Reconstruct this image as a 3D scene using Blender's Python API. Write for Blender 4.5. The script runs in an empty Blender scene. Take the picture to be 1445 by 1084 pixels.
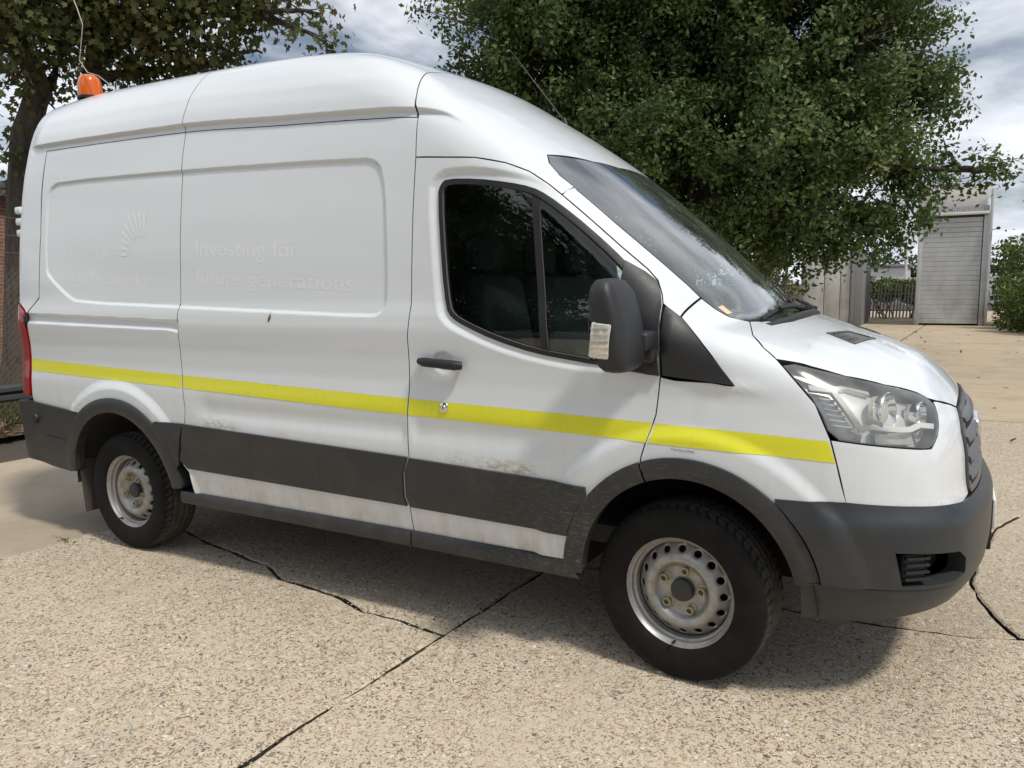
import bpy, bmesh, math, random
import numpy as np
from mathutils import Matrix, Vector
from mathutils.geometry import delaunay_2d_cdt
R = math.radians
SC = bpy.context.scene
COL = SC.collection
# ------------------------------------------------------------ camera
cam_data = bpy.data.cameras.new('camera')
cam_obj = bpy.data.objects.new('camera', cam_data)
COL.objects.link(cam_obj)
SC.camera = cam_obj
cam_data.sensor_width = 36.0
cam_data.lens = 27.03
cam_data.clip_end = 3000
cam_obj.matrix_world = Matrix(((0.872784, -0.049282, 0.485612, 0.816544),
                               (0.487903, 0.116809, -0.865047, -3.698268),
                               (-0.014093, 0.991931, 0.125994, 1.506429),
                               (0, 0, 0, 1)))
# ------------------------------------------------------------ sun and sky
SUN_EL, SUN_AZ = R(57), R(-17)          # azimuth measured from +X towards +Y
sun_dir = Vector((math.cos(SUN_EL) * math.cos(SUN_AZ), math.cos(SUN_EL) * math.sin(SUN_AZ), math.sin(SUN_EL)))
sun = bpy.data.lights.new('sun', 'SUN')
sun.energy = 2.85
sun.angle = R(6.5)
sun.color = (1.0, 0.94, 0.85)
sun_obj = bpy.data.objects.new('sun', sun)
COL.objects.link(sun_obj)
sun_obj.rotation_euler = (-sun_dir).to_track_quat('-Z', 'Y').to_euler()
sun_obj.location = (10, 0, 20)

world = bpy.data.worlds.new('World')
SC.world = world
world.use_nodes = True
wt = world.node_tree
wt.nodes.clear()
def wn(kind, **kw):
    n = wt.nodes.new(kind)
    for k, v in kw.items():
        setattr(n, k, v)
    return n
sky = wn('ShaderNodeTexSky', sky_type='NISHITA')
sky.sun_disc = False
sky.sun_elevation = SUN_EL
sky.sun_rotation = math.pi / 2 - SUN_AZ
sky.air_density = 1.0
sky.dust_density = 1.5
tc = wn('ShaderNodeTexCoord')
sep = wn('ShaderNodeSeparateXYZ')
wt.links.new(tc.outputs['Generated'], sep.inputs[0])
zc = wn('ShaderNodeMath', operation='MAXIMUM'); zc.inputs[1].default_value = 0.0
wt.links.new(sep.outputs[2], zc.inputs[0])
za = wn('ShaderNodeMath', operation='ADD'); za.inputs[1].default_value = 0.22
wt.links.new(zc.outputs[0], za.inputs[0])
dv = wn('ShaderNodeVectorMath', operation='DIVIDE')
comb = wn('ShaderNodeCombineXYZ')
for i in range(3):
    wt.links.new(za.outputs[0], comb.inputs[i])
wt.links.new(tc.outputs['Generated'], dv.inputs[0])
wt.links.new(comb.outputs[0], dv.inputs[1])
noi = wn('ShaderNodeTexNoise')
noi.inputs['Scale'].default_value = 1.05
noi.inputs['Detail'].default_value = 9
noi.inputs['Roughness'].default_value = 0.55
noi.inputs['Distortion'].default_value = 0.25
mapn = wn('ShaderNodeMapping'); mapn.inputs['Location'].default_value = (3.1, 0.4, 0)
wt.links.new(dv.outputs[0], mapn.inputs[0])
wt.links.new(mapn.outputs[0], noi.inputs['Vector'])
ramp = wn('ShaderNodeValToRGB')
ramp.color_ramp.elements[0].position = 0.40; ramp.color_ramp.elements[0].color = (0.0, 0.0, 0.0, 1)
ramp.color_ramp.elements[1].position = 0.55; ramp.color_ramp.elements[1].color = (1, 1, 1, 1)
wt.links.new(noi.outputs['Fac'], ramp.inputs[0])
noi2 = wn('ShaderNodeTexNoise')
noi2.inputs['Scale'].default_value = 2.4
noi2.inputs['Detail'].default_value = 7
wt.links.new(mapn.outputs[0], noi2.inputs['Vector'])
ramp2 = wn('ShaderNodeValToRGB')
ramp2.color_ramp.elements[0].position = 0.35; ramp2.color_ramp.elements[0].color = (8.6, 9.5, 10.9, 1)
ramp2.color_ramp.elements[1].position = 0.66; ramp2.color_ramp.elements[1].color = (16.0, 16.5, 17.2, 1)
wt.links.new(noi2.outputs['Fac'], ramp2.inputs[0])
mixc = wn('ShaderNodeMix', data_type='RGBA')
wt.links.new(ramp.outputs[0], mixc.inputs[0])
wt.links.new(sky.outputs[0], mixc.inputs[6])
wt.links.new(ramp2.outputs[0], mixc.inputs[7])
bg = wn('ShaderNodeBackground'); bg.inputs[1].default_value = 0.069
wt.links.new(mixc.outputs[2], bg.inputs[0])
wout = wn('ShaderNodeOutputWorld')
wt.links.new(bg.outputs[0], wout.inputs[0])
# ------------------------------------------------------------ exposure
SC.view_settings.view_transform = 'Standard'
SC.view_settings.look = 'None'
SC.view_settings.exposure = 0.0
SC.view_settings.gamma = 1.0
SC.render.engine = 'CYCLES'
SC.cycles.use_denoising = True
SC.cycles.max_bounces = 8
SC.cycles.transparent_max_bounces = 12
rng = np.random.default_rng(7)

# ------------------------------------------------------------ helpers
def tag(o, label=None, category=None, group=None, kind=None):
    if label: o['label'] = label
    if category: o['category'] = category
    if group: o['group'] = group
    if kind: o['kind'] = kind
    return o

def empty(name, loc=(0, 0, 0), parent=None):
    o = bpy.data.objects.new(name, None)
    COL.objects.link(o)
    o.location = loc
    o.empty_display_size = 0.2
    if parent: o.parent = parent
    return o

def link(name, me, parent=None):
    o = bpy.data.objects.new(name, me)
    COL.objects.link(o)
    if parent: o.parent = parent
    return o

def emit(name, V, Fc, mats, parent=None, N=None, midx=None, smooth=True, mirror=False):
    """mesh object from arrays; mirror=True also links the copy on the other side of the van"""
    V = np.asarray(V, float)
    out = []
    for s in ((1, -1) if mirror else (1,)):
        me = bpy.data.meshes.new(name)
        W = V * np.array([1, s, 1])
        FF = Fc if s == 1 else [tuple(reversed(f)) for f in Fc]
        me.from_pydata(W.tolist(), [], [tuple(int(i) for i in f) for f in FF])
        for m in (mats if isinstance(mats, (list, tuple)) else [mats]):
            me.materials.append(m)
        if midx is not None:
            me.polygons.foreach_set('material_index', np.asarray(midx, np.int32))
        me.polygons.foreach_set('use_smooth', np.full(len(me.polygons), bool(smooth)))
        if N is not None:
            me.normals_split_custom_set_from_vertices((np.asarray(N) * np.array([1, s, 1])).tolist())
        me.update()
        out.append(link(name, me, parent))
    return out if mirror else out[0]

class MB:
    """collects primitive shapes into one mesh"""
    def __init__(s): s.bm = bmesh.new()
    def box(s, c, size, bevel=0.0, rot=None, seg=2, taper=None):
        r = bmesh.ops.create_cube(s.bm, size=1.0)
        vs = r['verts']
        for v in vs:
            v.co = Vector((v.co.x * size[0], v.co.y * size[1], v.co.z * size[2]))
            if taper and v.co.z > 0:
                v.co.x *= taper[0]; v.co.y *= taper[1]
        if bevel > 0:
            es = list({e for v in vs for e in v.link_edges})
            b = bmesh.ops.bevel(s.bm, geom=es, offset=bevel, segments=seg, profile=0.5, affect='EDGES')
            vs = list({v for f in b['faces'] for v in f.verts} | {v for v in vs if v.is_valid})
        m = Matrix.Translation(Vector(c))
        if rot is not None: m = m @ rot.to_4x4()
        bmesh.ops.transform(s.bm, matrix=m, verts=vs)
        return s
    def tube(s, pts, rad, n=8, cap=True):
        pts = [Vector(p) for p in pts]
        rads = rad if isinstance(rad, (list, tuple)) else [rad] * len(pts)
        rings = []
        up = Vector((0.13, 0.21, 0.97))
        for i, p in enumerate(pts):
            d = (pts[min(i + 1, len(pts) - 1)] - pts[max(i - 1, 0)]).normalized()
            a = d.cross(up)
            if a.length < 1e-3: a = d.cross(Vector((1, 0, 0)))
            a.normalize(); b = d.cross(a).normalized()
            rings.append([s.bm.verts.new(p + (a * math.cos(2 * math.pi * k / n) + b * math.sin(2 * math.pi * k / n)) * rads[i]) for k in range(n)])
        for r0, r1 in zip(rings[:-1], rings[1:]):
            for k in range(n):
                s.bm.faces.new((r0[k], r0[(k + 1) % n], r1[(k + 1) % n], r1[k]))
        if cap:
            s.bm.faces.new(rings[0]); s.bm.faces.new(list(reversed(rings[-1])))
        return s
    def lathe(s, prof, n=48, mat=None):
        """prof: list of (radius, axial); axis = -Y outward (axial -> -y)"""
        rings = []
        for r, a in prof:
            if r < 1e-6: rings.append([s.bm.verts.new((0, -a, 0))])
            else: rings.append([s.bm.verts.new((r * math.cos(2 * math.pi * k / n), -a, r * math.sin(2 * math.pi * k / n))) for k in range(n)])
        nf = []
        for r0, r1 in zip(rings[:-1], rings[1:]):
            for k in range(n):
                k2 = (k + 1) % n
                if len(r0) == 1 and len(r1) == 1: continue
                if len(r0) == 1: q = (r0[0], r1[k2], r1[k])
                elif len(r1) == 1: q = (r0[k], r0[k2], r1[0])
                else: q = (r0[k], r0[k2], r1[k2], r1[k])
                s.bm.faces.new(q)
        if mat is not None:
            vs = [v for r in rings for v in r]
            bmesh.ops.transform(s.bm, matrix=mat, verts=vs)
        return s
    def build(s, name, mat, parent=None, smooth=True, angle=35, mirror=False):
        bmesh.ops.recalc_face_normals(s.bm, faces=s.bm.faces[:])
        out = []
        for sgn in ((1, -1) if mirror else (1,)):
            if sgn == -1:
                for v in s.bm.verts: v.co.y = -v.co.y
                bmesh.ops.reverse_faces(s.bm, faces=s.bm.faces[:])
            me = bpy.data.meshes.new(name)
            s.bm.to_mesh(me)
            me.materials.append(mat)
            if smooth:
                me.shade_smooth()
                me.set_sharp_from_angle(angle=R(angle))
            out.append(link(name, me, parent))
        s.bm.free()
        return out if mirror else out[0]

def tubes_arrays(paths, n=6):
    """paths: list of (points Nx3, radii N) -> V, F of all tubes in one mesh"""
    V = []; Fc = []; base = 0
    ang = np.arange(n) * 2 * np.pi / n
    for P, r in paths:
        P = np.asarray(P, float); r = np.asarray(r, float)
        d = np.gradient(P, axis=0)
        d /= np.maximum(np.linalg.norm(d, axis=1, keepdims=True), 1e-9)
        ref = np.array([0.31, 0.17, 0.93]); a = np.cross(d, ref)
        bad = np.linalg.norm(a, axis=1) < 1e-2
        a[bad] = np.cross(d[bad], np.array([1., 0, 0]))
        a /= np.linalg.norm(a, axis=1, keepdims=True)
        b = np.cross(d, a)
        ring = P[:, None, :] + r[:, None, None] * (np.cos(ang)[None, :, None] * a[:, None, :] + np.sin(ang)[None, :, None] * b[:, None, :])
        V.append(ring.reshape(-1, 3))
        m = len(P)
        for i in range(m - 1):
            for k in range(n):
                k2 = (k + 1) % n
                Fc.append((base + i * n + k, base + i * n + k2, base + (i + 1) * n + k2, base + (i + 1) * n + k))
        base += m * n
    return np.concatenate(V), Fc

# ------------------------------------------------------------ materials
class NT:
    def __init__(s, name):
        s.m = bpy.data.materials.new(name)
        s.m.use_nodes = True
        s.t = s.m.node_tree
        s.t.nodes.clear()
        s.out = s.t.nodes.new('ShaderNodeOutputMaterial')
    def n(s, kind, ins=None, **kw):
        x = s.t.nodes.new(kind)
        for k, v in kw.items(): setattr(x, k, v)
        for k, v in (ins or {}).items():
            if isinstance(v, bpy.types.NodeSocket): s.t.links.new(v, x.inputs[k])
            else: x.inputs[k].default_value = v
        return x
    def l(s, a, b): s.t.links.new(a, b)
    def pos(s):
        return s.n('ShaderNodeNewGeometry').outputs['Position']
    def obj(s):
        return s.n('ShaderNodeTexCoord').outputs['Object']
    def noise(s, scale, detail=4, rough=0.5, vec=None, dist=0.0, out='Fac'):
        ins = {'Scale': scale, 'Detail': detail, 'Roughness': rough, 'Distortion': dist}
        ins['Vector'] = vec if vec is not None else s.obj()
        return s.n('ShaderNodeTexNoise', ins).outputs[out]
    def ramp(s, fac, stops, interp='LINEAR'):
        x = s.n('ShaderNodeValToRGB', {0: fac})
        cr = x.color_ramp; cr.interpolation = interp
        while len(cr.elements) < len(stops): cr.elements.new(0.5)
        for e, (p, c) in zip(cr.elements, stops):
            e.position = p
            e.color = (c, c, c, 1) if isinstance(c, (int, float)) else tuple(c) + (1,)
        return x.outputs[0]
    def mix(s, fac, a, b, blend='MIX'):
        x = s.n('ShaderNodeMix', data_type='RGBA', blend_type=blend)
        for i, v in ((0, fac), (6, a), (7, b)):
            if isinstance(v, bpy.types.NodeSocket): s.l(v, x.inputs[i])
            else: x.inputs[i].default_value = v if i == 0 else tuple(v) + (1,)
        return x.outputs[2]
    def math(s, op, a, b=0.0, clamp=False):
        x = s.n('ShaderNodeMath', operation=op); x.use_clamp = clamp
        for i, v in ((0, a), (1, b)):
            if isinstance(v, bpy.types.NodeSocket): s.l(v, x.inputs[i])
            else: x.inputs[i].default_value = v
        return x.outputs[0]
    def bump(s, h, strength=0.3, dist=0.01, normal=None):
        ins = {'Height': h, 'Strength': strength, 'Distance': dist}
        if normal is not None: ins['Normal'] = normal
        return s.n('ShaderNodeBump', ins).outputs[0]
    def pbr(s, base, rough=0.5, metal=0.0, coat=0.0, normal=None, **kw):
        ins = {'Base Color': base if isinstance(base, bpy.types.NodeSocket) else tuple(base) + (1,), 'Roughness': rough, 'Metallic': metal, 'Coat Weight': coat}
        if normal is not None: ins['Normal'] = normal
        ins.update(kw)
        b = s.n('ShaderNodeBsdfPrincipled', ins)
        s.l(b.outputs[0], s.out.inputs[0])
        return b
    def maprange(s, v, a, b, c=0.0, d=1.0):
        return s.n('ShaderNodeMapRange', {0: v, 1: a, 2: b, 3: c, 4: d}).outputs[0]
    def scale(s, vec, sc):
        return s.n('ShaderNodeMapping', {'Vector': vec, 'Scale': sc}).outputs[0]

def simple(name, base, rough=0.5, metal=0.0, var=0.12, scale=18, bump=0.0, coat=0.0, **kw):
    t = NT(name)
    f = t.noise(scale, 5, 0.6)
    c = t.mix(f, [v * (1 - var) for v in base], [min(1, v * (1 + var)) for v in base])
    nm = t.bump(t.noise(scale * 14, 3), bump, 0.004) if bump else None
    r = t.maprange(f, 0.3, 0.7, max(0.02, rough - 0.06), min(1, rough + 0.06))
    t.pbr(c, r, metal, coat, nm, **kw)
    return t.m

def M_paint(name='white_paint', base=(0.715, 0.75, 0.775)):
    t = NT(name)
    o = t.obj()
    sx = t.n('ShaderNodeSeparateXYZ', {0: o})
    z = sx.outputs[2]
    streak = t.noise(9, 6, 0.65, t.scale(o, (2.0, 1, 0.16)))
    fine = t.noise(55, 5, 0.7, o)
    low = t.maprange(z, 1.15, 0.40)
    grime = t.math('MULTIPLY', low, t.ramp(streak, [(0.45, 0.0), (0.85, 0.4)]))
    c = t.mix(grime, base, (0.42, 0.385, 0.32))
    mud = t.math('MULTIPLY', t.maprange(z, .57, .41), t.ramp(t.noise(7, 6, .7, t.scale(o, (1, 1, .6))), [(.38, .08), (.68, .8)]))
    c = t.mix(mud, c, (.40, .33, .24))
    # crusted dirt left along the top edge of the plastic mouldings
    ln = t.math('ADD', t.math('MULTIPLY', sx.outputs[0], -0.0275), 0.742)
    dz = t.math('SUBTRACT', z, ln)
    band = t.math('MULTIPLY', t.maprange(dz, 0.055, 0.0), t.maprange(dz, -0.05, 0.0))
    patch = t.ramp(t.noise(3.1, 2, 0.5, t.scale(o, (1, 1, 0.3))), [(0.45, 0.0), (0.62, 1.0)])
    crust = t.math('MULTIPLY', t.math('MULTIPLY', band, patch), t.ramp(t.noise(70, 5, 0.75, t.scale(o, (0.35, 1, 1))), [(0.44, 0.0), (0.56, 0.85)]))
    c = t.mix(crust, c, (0.36, 0.29, 0.20))
    c = t.mix(t.ramp(fine, [(0.72, 0.0), (0.78, 0.35)]), c, (0.55, 0.53, 0.49))
    r = t.maprange(streak, 0.3, 0.75, 0.28, 0.42)
    t.pbr(c, r, 0.0, 0.85, None, **{'Coat Roughness': 0.035})
    return t.m

def M_plastic(name='grey_plastic', base=(0.025, 0.0265, 0.029), rough=0.40, dust=0.5):
    t = NT(name)
    o = t.obj()
    sx = t.n('ShaderNodeSeparateXYZ', {0: o})
    f = t.noise(6, 6, 0.65, o)
    scr = t.noise(75, 6, 0.72, t.n('ShaderNodeMapping', {'Vector': o, 'Rotation': (0, R(-42), 0), 'Scale': (0.42, 0.8, 1.5)}).outputs[0])
    low = t.maprange(sx.outputs[2], 1.0, 0.42, 0.15, 1.0)
    near = t.n('ShaderNodeMapRange', {0: t.math('ABSOLUTE', t.math('ADD', sx.outputs[0], 0.30)), 1: 0.75, 2: 0.1, 3: 0.12, 4: 1.6}).outputs[0]
    d = t.math('MULTIPLY', t.ramp(scr, [(0.52, 0.0), (0.72, 0.8)]), t.math('MULTIPLY', low, near))
    d = t.math('ADD', d, t.math('MULTIPLY', t.ramp(f, [(0.45, 0.0), (0.8, 0.35)]), low), clamp=True)
    d = t.math('MULTIPLY', d, dust)
    c = t.mix(d, base, (0.27, 0.245, 0.20))
    r = t.maprange(d, 0.0, 0.5, rough, 0.8)
    nm = t.bump(t.noise(900, 2, 0.5, o), 0.12, 0.0015)
    t.pbr(c, r, 0.0, 0.0, nm)
    return t.m

def M_glass(name, tint, haze=0.0, hazecol=(0.6, 0.62, 0.6), ior=1.5, wave=0.0, gain=1.6, rough=0.005):
    t = NT(name)
    tr = t.n('ShaderNodeBsdfTransparent', {0: tuple(tint) + (1,)})
    gl = t.n('ShaderNodeBsdfGlossy', {'Color': (1, 1, 1, 1), 'Roughness': rough})
    if wave:
        nm = t.bump(t.noise(3.0, 2, 0.5), wave, 0.02)
        t.l(nm, gl.inputs['Normal'])
    fr = t.n('ShaderNodeFresnel', {'IOR': ior})
    f2 = t.math('MULTIPLY', fr.outputs[0], gain, clamp=True)
    mx = t.n('ShaderNodeMixShader', {0: f2, 1: tr.outputs[0], 2: gl.outputs[0]})
    o = mx.outputs[0]
    if haze:
        df = t.n('ShaderNodeBsdfDiffuse', {0: tuple(hazecol) + (1,)})
        h = t.math('MULTIPLY', t.maprange(t.noise(7, 5, 0.6), 0.3, 0.7, 0.5, 1.5), haze)
        o = t.n('ShaderNodeMixShader', {0: h, 1: o, 2: df.outputs[0]}).outputs[0]
    t.l(o, t.out.inputs[0])
    return t.m

def M_leaf(name, stops, transl=0.35):
    t = NT(name)
    a = t.n('ShaderNodeAttribute', attribute_name='rnd')
    c = t.ramp(a.outputs['Fac'], stops)
    p = t.n('ShaderNodeBsdfPrincipled', {'Base Color': c, 'Roughness': 0.48, 'Specular IOR Level': 0.35})
    tr = t.n('ShaderNodeBsdfTranslucent', {0: c})
    mx = t.n('ShaderNodeMixShader', {0: transl, 1: p.outputs[0], 2: tr.outputs[0]})
    t.l(mx.outputs[0], t.out.inputs[0])
    return t.m

def M_bark(name, a, b):
    t = NT(name)
    o = t.obj()
    f = t.noise(14, 8, 0.7, t.scale(o, (1, 1, 0.22)), 0.6)
    c = t.mix(t.ramp(f, [(0.3, 0.0), (0.7, 1.0)]), a, b)
    t.pbr(c, 0.9, normal=t.bump(f, 0.9, 0.05))
    return t.m

def M_tape():
    t = NT('yellow_reflective_tape'); o = t.obj()
    f = t.noise(4, 5, .6, o); scr = t.noise(45, 5, .7, t.scale(o, (1.2, 1, .10)))
    c = t.mix(f, (.70, .69, .022), (.80, .79, .040))
    c = t.mix(t.ramp(scr, [(.60, 0.), (.72, .45)]), c, (.46, .43, .10))
    c = t.mix(t.ramp(t.noise(120, 3, .6, o), [(.68, 0.), (.74, .5)]), c, (.35, .32, .16))
    t.pbr(c, .36, 0.0, .25, t.bump(t.noise(700, 2, .5, o), .08, .001)); return t.m
M = {}
M['paint'] = M_paint()
M['ghost'] = M_paint('faded_lettering_paint', (0.81, 0.84, 0.86))
M['plastic'] = M_plastic()
M['bumper'] = M_plastic('bumper_plastic', (0.029, 0.032, 0.036), 0.38, 0.3)
M['mirror_plastic'] = simple('mirror_plastic', (0.021, 0.022, 0.024), 0.5, bump=0.1)
M['seal'] = simple('black_rubber', (0.012, 0.012, 0.013), 0.55)
M['gap'] = simple('seam_shade', (0.09, 0.09, 0.09), 0.8)  # shade of the shut gaps, put into the colour of the panel edges
M['yellow'] = M_tape()
M['glass'] = M_glass('side_glass', (0.70, 0.82, 0.76))
M['wsglass'] = M_glass('windscreen_glass', (0.60, 0.74, 0.68), haze=0.04, hazecol=(0.52, 0.58, 0.57), gain=2.1)
M['lens'] = M_glass('headlight_lens', (0.93, 0.94, 0.93), haze=0.12, hazecol=(0.82, 0.83, 0.81), rough=0.16, gain=1.2)
M['frit'] = simple('black_glass_border', (0.012, 0.013, 0.016), 0.12, var=0.05)
M['chrome'] = simple('chrome', (0.78, 0.79, 0.80), 0.13, 1.0, var=0.04)
M['silver'] = simple('silver_reflector', (0.66, 0.68, 0.69), 0.32, 0.75, var=0.08)
M['lampgrey'] = simple('lamp_bezel', (0.72, 0.73, 0.73), 0.32, 0.3, var=0.08)
M['guide'] = simple('light_guide_plastic', (.80, .81, .80), .55, 0.0, var=.05)
M['dark'] = simple('dark_void', (0.012, 0.012, 0.012), 0.8)
M['interior'] = simple('cab_trim', (0.05, 0.052, 0.054), 0.7)
M['seat'] = simple('seat_fabric', (0.05, 0.053, 0.06), 0.9)
M['dash'] = simple('dashboard', (0.045, 0.046, 0.048), 0.65)
M['grille'] = simple('grille_plastic', (0.085, 0.085, 0.088), 0.33, var=0.15, scale=30)
def M_tyre():
    t = NT('tyre_rubber'); o = t.obj(); sx = t.n('ShaderNodeSeparateXYZ', {0: o})
    r = t.math('SQRT', t.math('ADD', t.math('MULTIPLY', sx.outputs[0], sx.outputs[0]), t.math('MULTIPLY', sx.outputs[2], sx.outputs[2])))
    f = t.noise(11, 6, .65, o)
    d = t.math('MULTIPLY', t.maprange(r, .333, .342), t.maprange(f, .25, .6, .45, 1.0))
    d = t.math('ADD', d, t.math('MULTIPLY', t.ramp(f, [(.5, 0.), (.8, .35)]), .5), clamp=True)
    c = t.mix(d, (.010, .0098, .0096), (.085, .077, .066))
    t.pbr(c, .82, normal=t.bump(t.noise(160, 3, .5, o), .15, .003), **{'Specular IOR Level': .22}); return t.m
M['tyre'] = M_tyre()
M['redlens'] = simple('red_lens', (0.30, 0.008, 0.012), 0.15, coat=0.6)
M['amber'] = simple('amber_lens', (0.85, 0.16, 0.01), 0.16, coat=0.5, **{'Transmission Weight': 0.25})
M['clear'] = simple('clear_lens', (0.72, 0.69, 0.62), 0.08, 0.3, var=0.35, scale=90, coat=0.6)
M['metal'] = simple('steel', (0.5, 0.5, 0.5), 0.35, 1.0)
M['nut'] = simple('brass_nut', (0.42, 0.39, 0.24), 0.45, 0.55, var=0.3, scale=80)
M['cap'] = simple('centre_cap_plastic', (0.035, 0.036, 0.04), 0.5)
M['plate'] = simple('number_plate', (0.75, 0.75, 0.72), 0.3)
M['paper'] = simple('paper_sticker', (0.72, 0.55, 0.38), 0.7)
M['ink'] = simple('dark_ink', (0.10, 0.10, 0.10), 0.6)
M['under'] = simple('underbody', (0.02, 0.019, 0.018), 0.9)
def M_rim():
    t = NT('steel_wheel_paint')
    o = t.obj()
    f = t.noise(26, 6, 0.7, o)
    g = t.noise(90, 5, 0.7, o)
    c = t.mix(t.ramp(f, [(0.45, 0.0), (0.75, 0.75)]), (0.40, 0.39, 0.375), (0.22, 0.195, 0.165))
    c = t.mix(t.ramp(g, [(0.66, 0.0), (0.74, 0.8)]), c, (0.10, 0.065, 0.04))
    t.pbr(c, t.maprange(f, 0.3, 0.7, 0.36, 0.55), 0.6)
    return t.m
M['rim'] = M_rim()
def pchip(xs,ys):
    xs=np.array(xs,float);ys=np.array(ys,float)
    h=np.diff(xs);d=np.diff(ys)/h
    m=np.zeros_like(ys)
    for i in range(1,len(xs)-1):
        if d[i-1]*d[i]>0:
            w1=2*h[i]+h[i-1];w2=h[i]+2*h[i-1]
            m[i]=(w1+w2)/(w1/d[i-1]+w2/d[i])
    m[0]=d[0];m[-1]=d[-1]
    def f(x):
        x=np.asarray(x,float);i=np.clip(np.searchsorted(xs,x)-1,0,len(h)-1)
        t=(x-xs[i])/h[i];tl=np.where(x<xs[0],x-xs[0],np.where(x>xs[-1],x-xs[-1],0.))
        t=np.clip(t,0,1)
        a=(1+2*t)*(1-t)**2*ys[i]+t*(1-t)**2*h[i]*m[i]+t*t*(3-2*t)*ys[i+1]+t*t*(t-1)*h[i]*m[i+1]
        return a+tl*np.where(x<xs[0],m[0],m[-1])
    return f
def sstep(a,b,x):
    t=np.clip((x-a)/(b-a),0,1);return t*t*(3-2*t)
def smax(a,b,k):
    h=np.clip(.5+.5*(a-b)/k,0,1);return a*h+b*(1-h)+k*h*(1-h)
PROF=pchip([.20,.30,.36,.45,.55,.70,.85,.95,1.05,1.12,1.18,1.25,1.32,1.38,1.45,1.6,1.8,2.0,2.1,2.2,2.3,2.36,2.45,2.55,2.65,2.8],
           [.92,.955,.975,.99,1.0,1.012,1.02,1.018,1.008,1.003,1.003,1.008,1.012,1.008,.997,.987,.972,.948,.934,.916,.893,.878,.85,.81,.76,.68])
TOPC=pchip([-4.45,-4.2,-3.6,-2.6,-2.1,-1.7,-1.3,-1.,-.6,-.2,.1,.22,.32,.5,.7,.85,.95,1.05],
           [2.657,2.72,2.755,2.74,2.718,2.672,2.544,2.37,2.097,1.766,1.495,1.385,1.352,1.293,1.23,1.19,1.15,1.08])
FRC=pchip([.2,.25,.32,.45,.58,.68,.72,.78,.9,1.0,1.1,1.2,1.3],[.86,.90,.94,.985,1.0,1.0,.985,.965,.95,.93,.89,.83,.75])
FEAT=[]
def yside(x,z,feat=True):
    y=PROF(z)
    y=y-.03*np.clip(x/.5,0,9)**2-.03*np.clip((-3.6-x)/.85,0,2)**2
    y=y-.10*np.clip((x+1.2)/1.2,0,1.3)**1.5*np.clip((z-1.3)/.8,0,1.5)
    if feat:
        for f in FEAT: y=y+f(x,z)
    return y
def ztop(x,y):
    k=np.interp(x,[-2.5,-1.5,-.9,0,.4,1],[.05,.12,.22,.22,.15,.25])
    cr=np.interp(x,[-2.5,-1.2,-.6,0,.5,1],[.06,.05,.03,.03,.06,.06])
    return TOPC(x+k*y*y)-cr*y*y
def topslope(x):
    return np.interp(x,[-2.2,-1.6,-1.2,0,.15,.6,.85,1.0],[.05,.35,.7,.75,.25,.35,.7,1])
def xfront(y,z): return FRC(z)-.12*y*y-.15*y**4
def F(P,feat=True):
    x,y,z=P[...,0],P[...,1],P[...,2];ay=np.abs(y)
    fs=ay-yside(x,z,feat)
    ft=(z-ztop(x,ay))/np.sqrt(1+topslope(x)**2)
    ff=x-xfront(ay,z)
    fr=-4.36+.06*ay*ay-x+np.clip(z-1.4,0,2)*.05
    k1=np.interp(x,[-4.4,-2,-1.2,-.8,0,.2,.6],[.16,.18,.16,.10,.10,.14,.16])
    f=smax(fs,ft,k1)
    f=smax(f,ff,.22)
    return smax(f,fr,.10)
def solve(O,D,t0,t1,off=0.,feat=True,n=44):
    """largest/smallest crossing: f(t0)>0 outside, f(t1)<0 inside"""
    a=np.full(len(O),float(t0));b=np.full(len(O),float(t1))
    ok=F(O+D*b[:,None],feat)<off
    for i in range(n):
        m=(a+b)/2;v=F(O+D*m[:,None],feat)-off>0
        a=np.where(v,m,a);b=np.where(v,b,m)
    return O+D*b[:,None],ok
def grad(P,h=.0015,feat=True):
    g=np.zeros_like(P)
    for i in range(3):
        e=np.zeros(3);e[i]=h
        g[:,i]=F(P+e,feat)-F(P-e,feat)
    return g/np.maximum(np.linalg.norm(g,axis=1,keepdims=True),1e-9)
# ---- surface features pressed into the body side
def poly_sd(poly,x,z):
    """signed distance to polygon (negative inside)"""
    p=np.array(poly,float);q=np.roll(p,-1,0)
    x=np.asarray(x,float);z=np.asarray(z,float)
    d=np.full(x.shape,1e9);ins=np.zeros(x.shape,bool)
    for (ax,az),(bx,bz) in zip(p,q):
        ex,ez=bx-ax,bz-az;L=ex*ex+ez*ez
        t=np.clip(((x-ax)*ex+(z-az)*ez)/L,0,1)
        d=np.minimum(d,np.hypot(x-ax-t*ex,z-az-t*ez))
        c=((az>z)!=(bz>z))&(x<(bx-ax)*(z-az)/((bz-az) if bz!=az else 1e-12)+ax)
        ins^=c
    return np.where(ins,-d,d)
RECESS=[(-3.925,1.98),(-3.93,1.66),(-3.905,1.60),(-3.70,1.475),(-3.60,1.444),(-2.7,1.416),(-1.95,1.393),(-1.43,1.377),(-1.365,1.385),(-1.328,1.43),(-1.322,1.56),(-1.335,1.85),(-1.362,2.015),(-1.40,2.066),(-1.475,2.087),(-2.70,2.136),(-3.80,2.162),(-3.885,2.14),(-3.915,2.09)]
def chaikin(p,it=1):
    p=np.array(p,float)
    for _ in range(it):
        q=np.roll(p,-1,0);p=np.stack([.75*p+.25*q,.25*p+.75*q],1).reshape(-1,2)
    return p.tolist()
RECESS=chaikin(RECESS)
def near(x,z,x0,x1,z0,z1): return (x>x0)&(x<x1)&(z>z0)&(z<z1)
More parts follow.
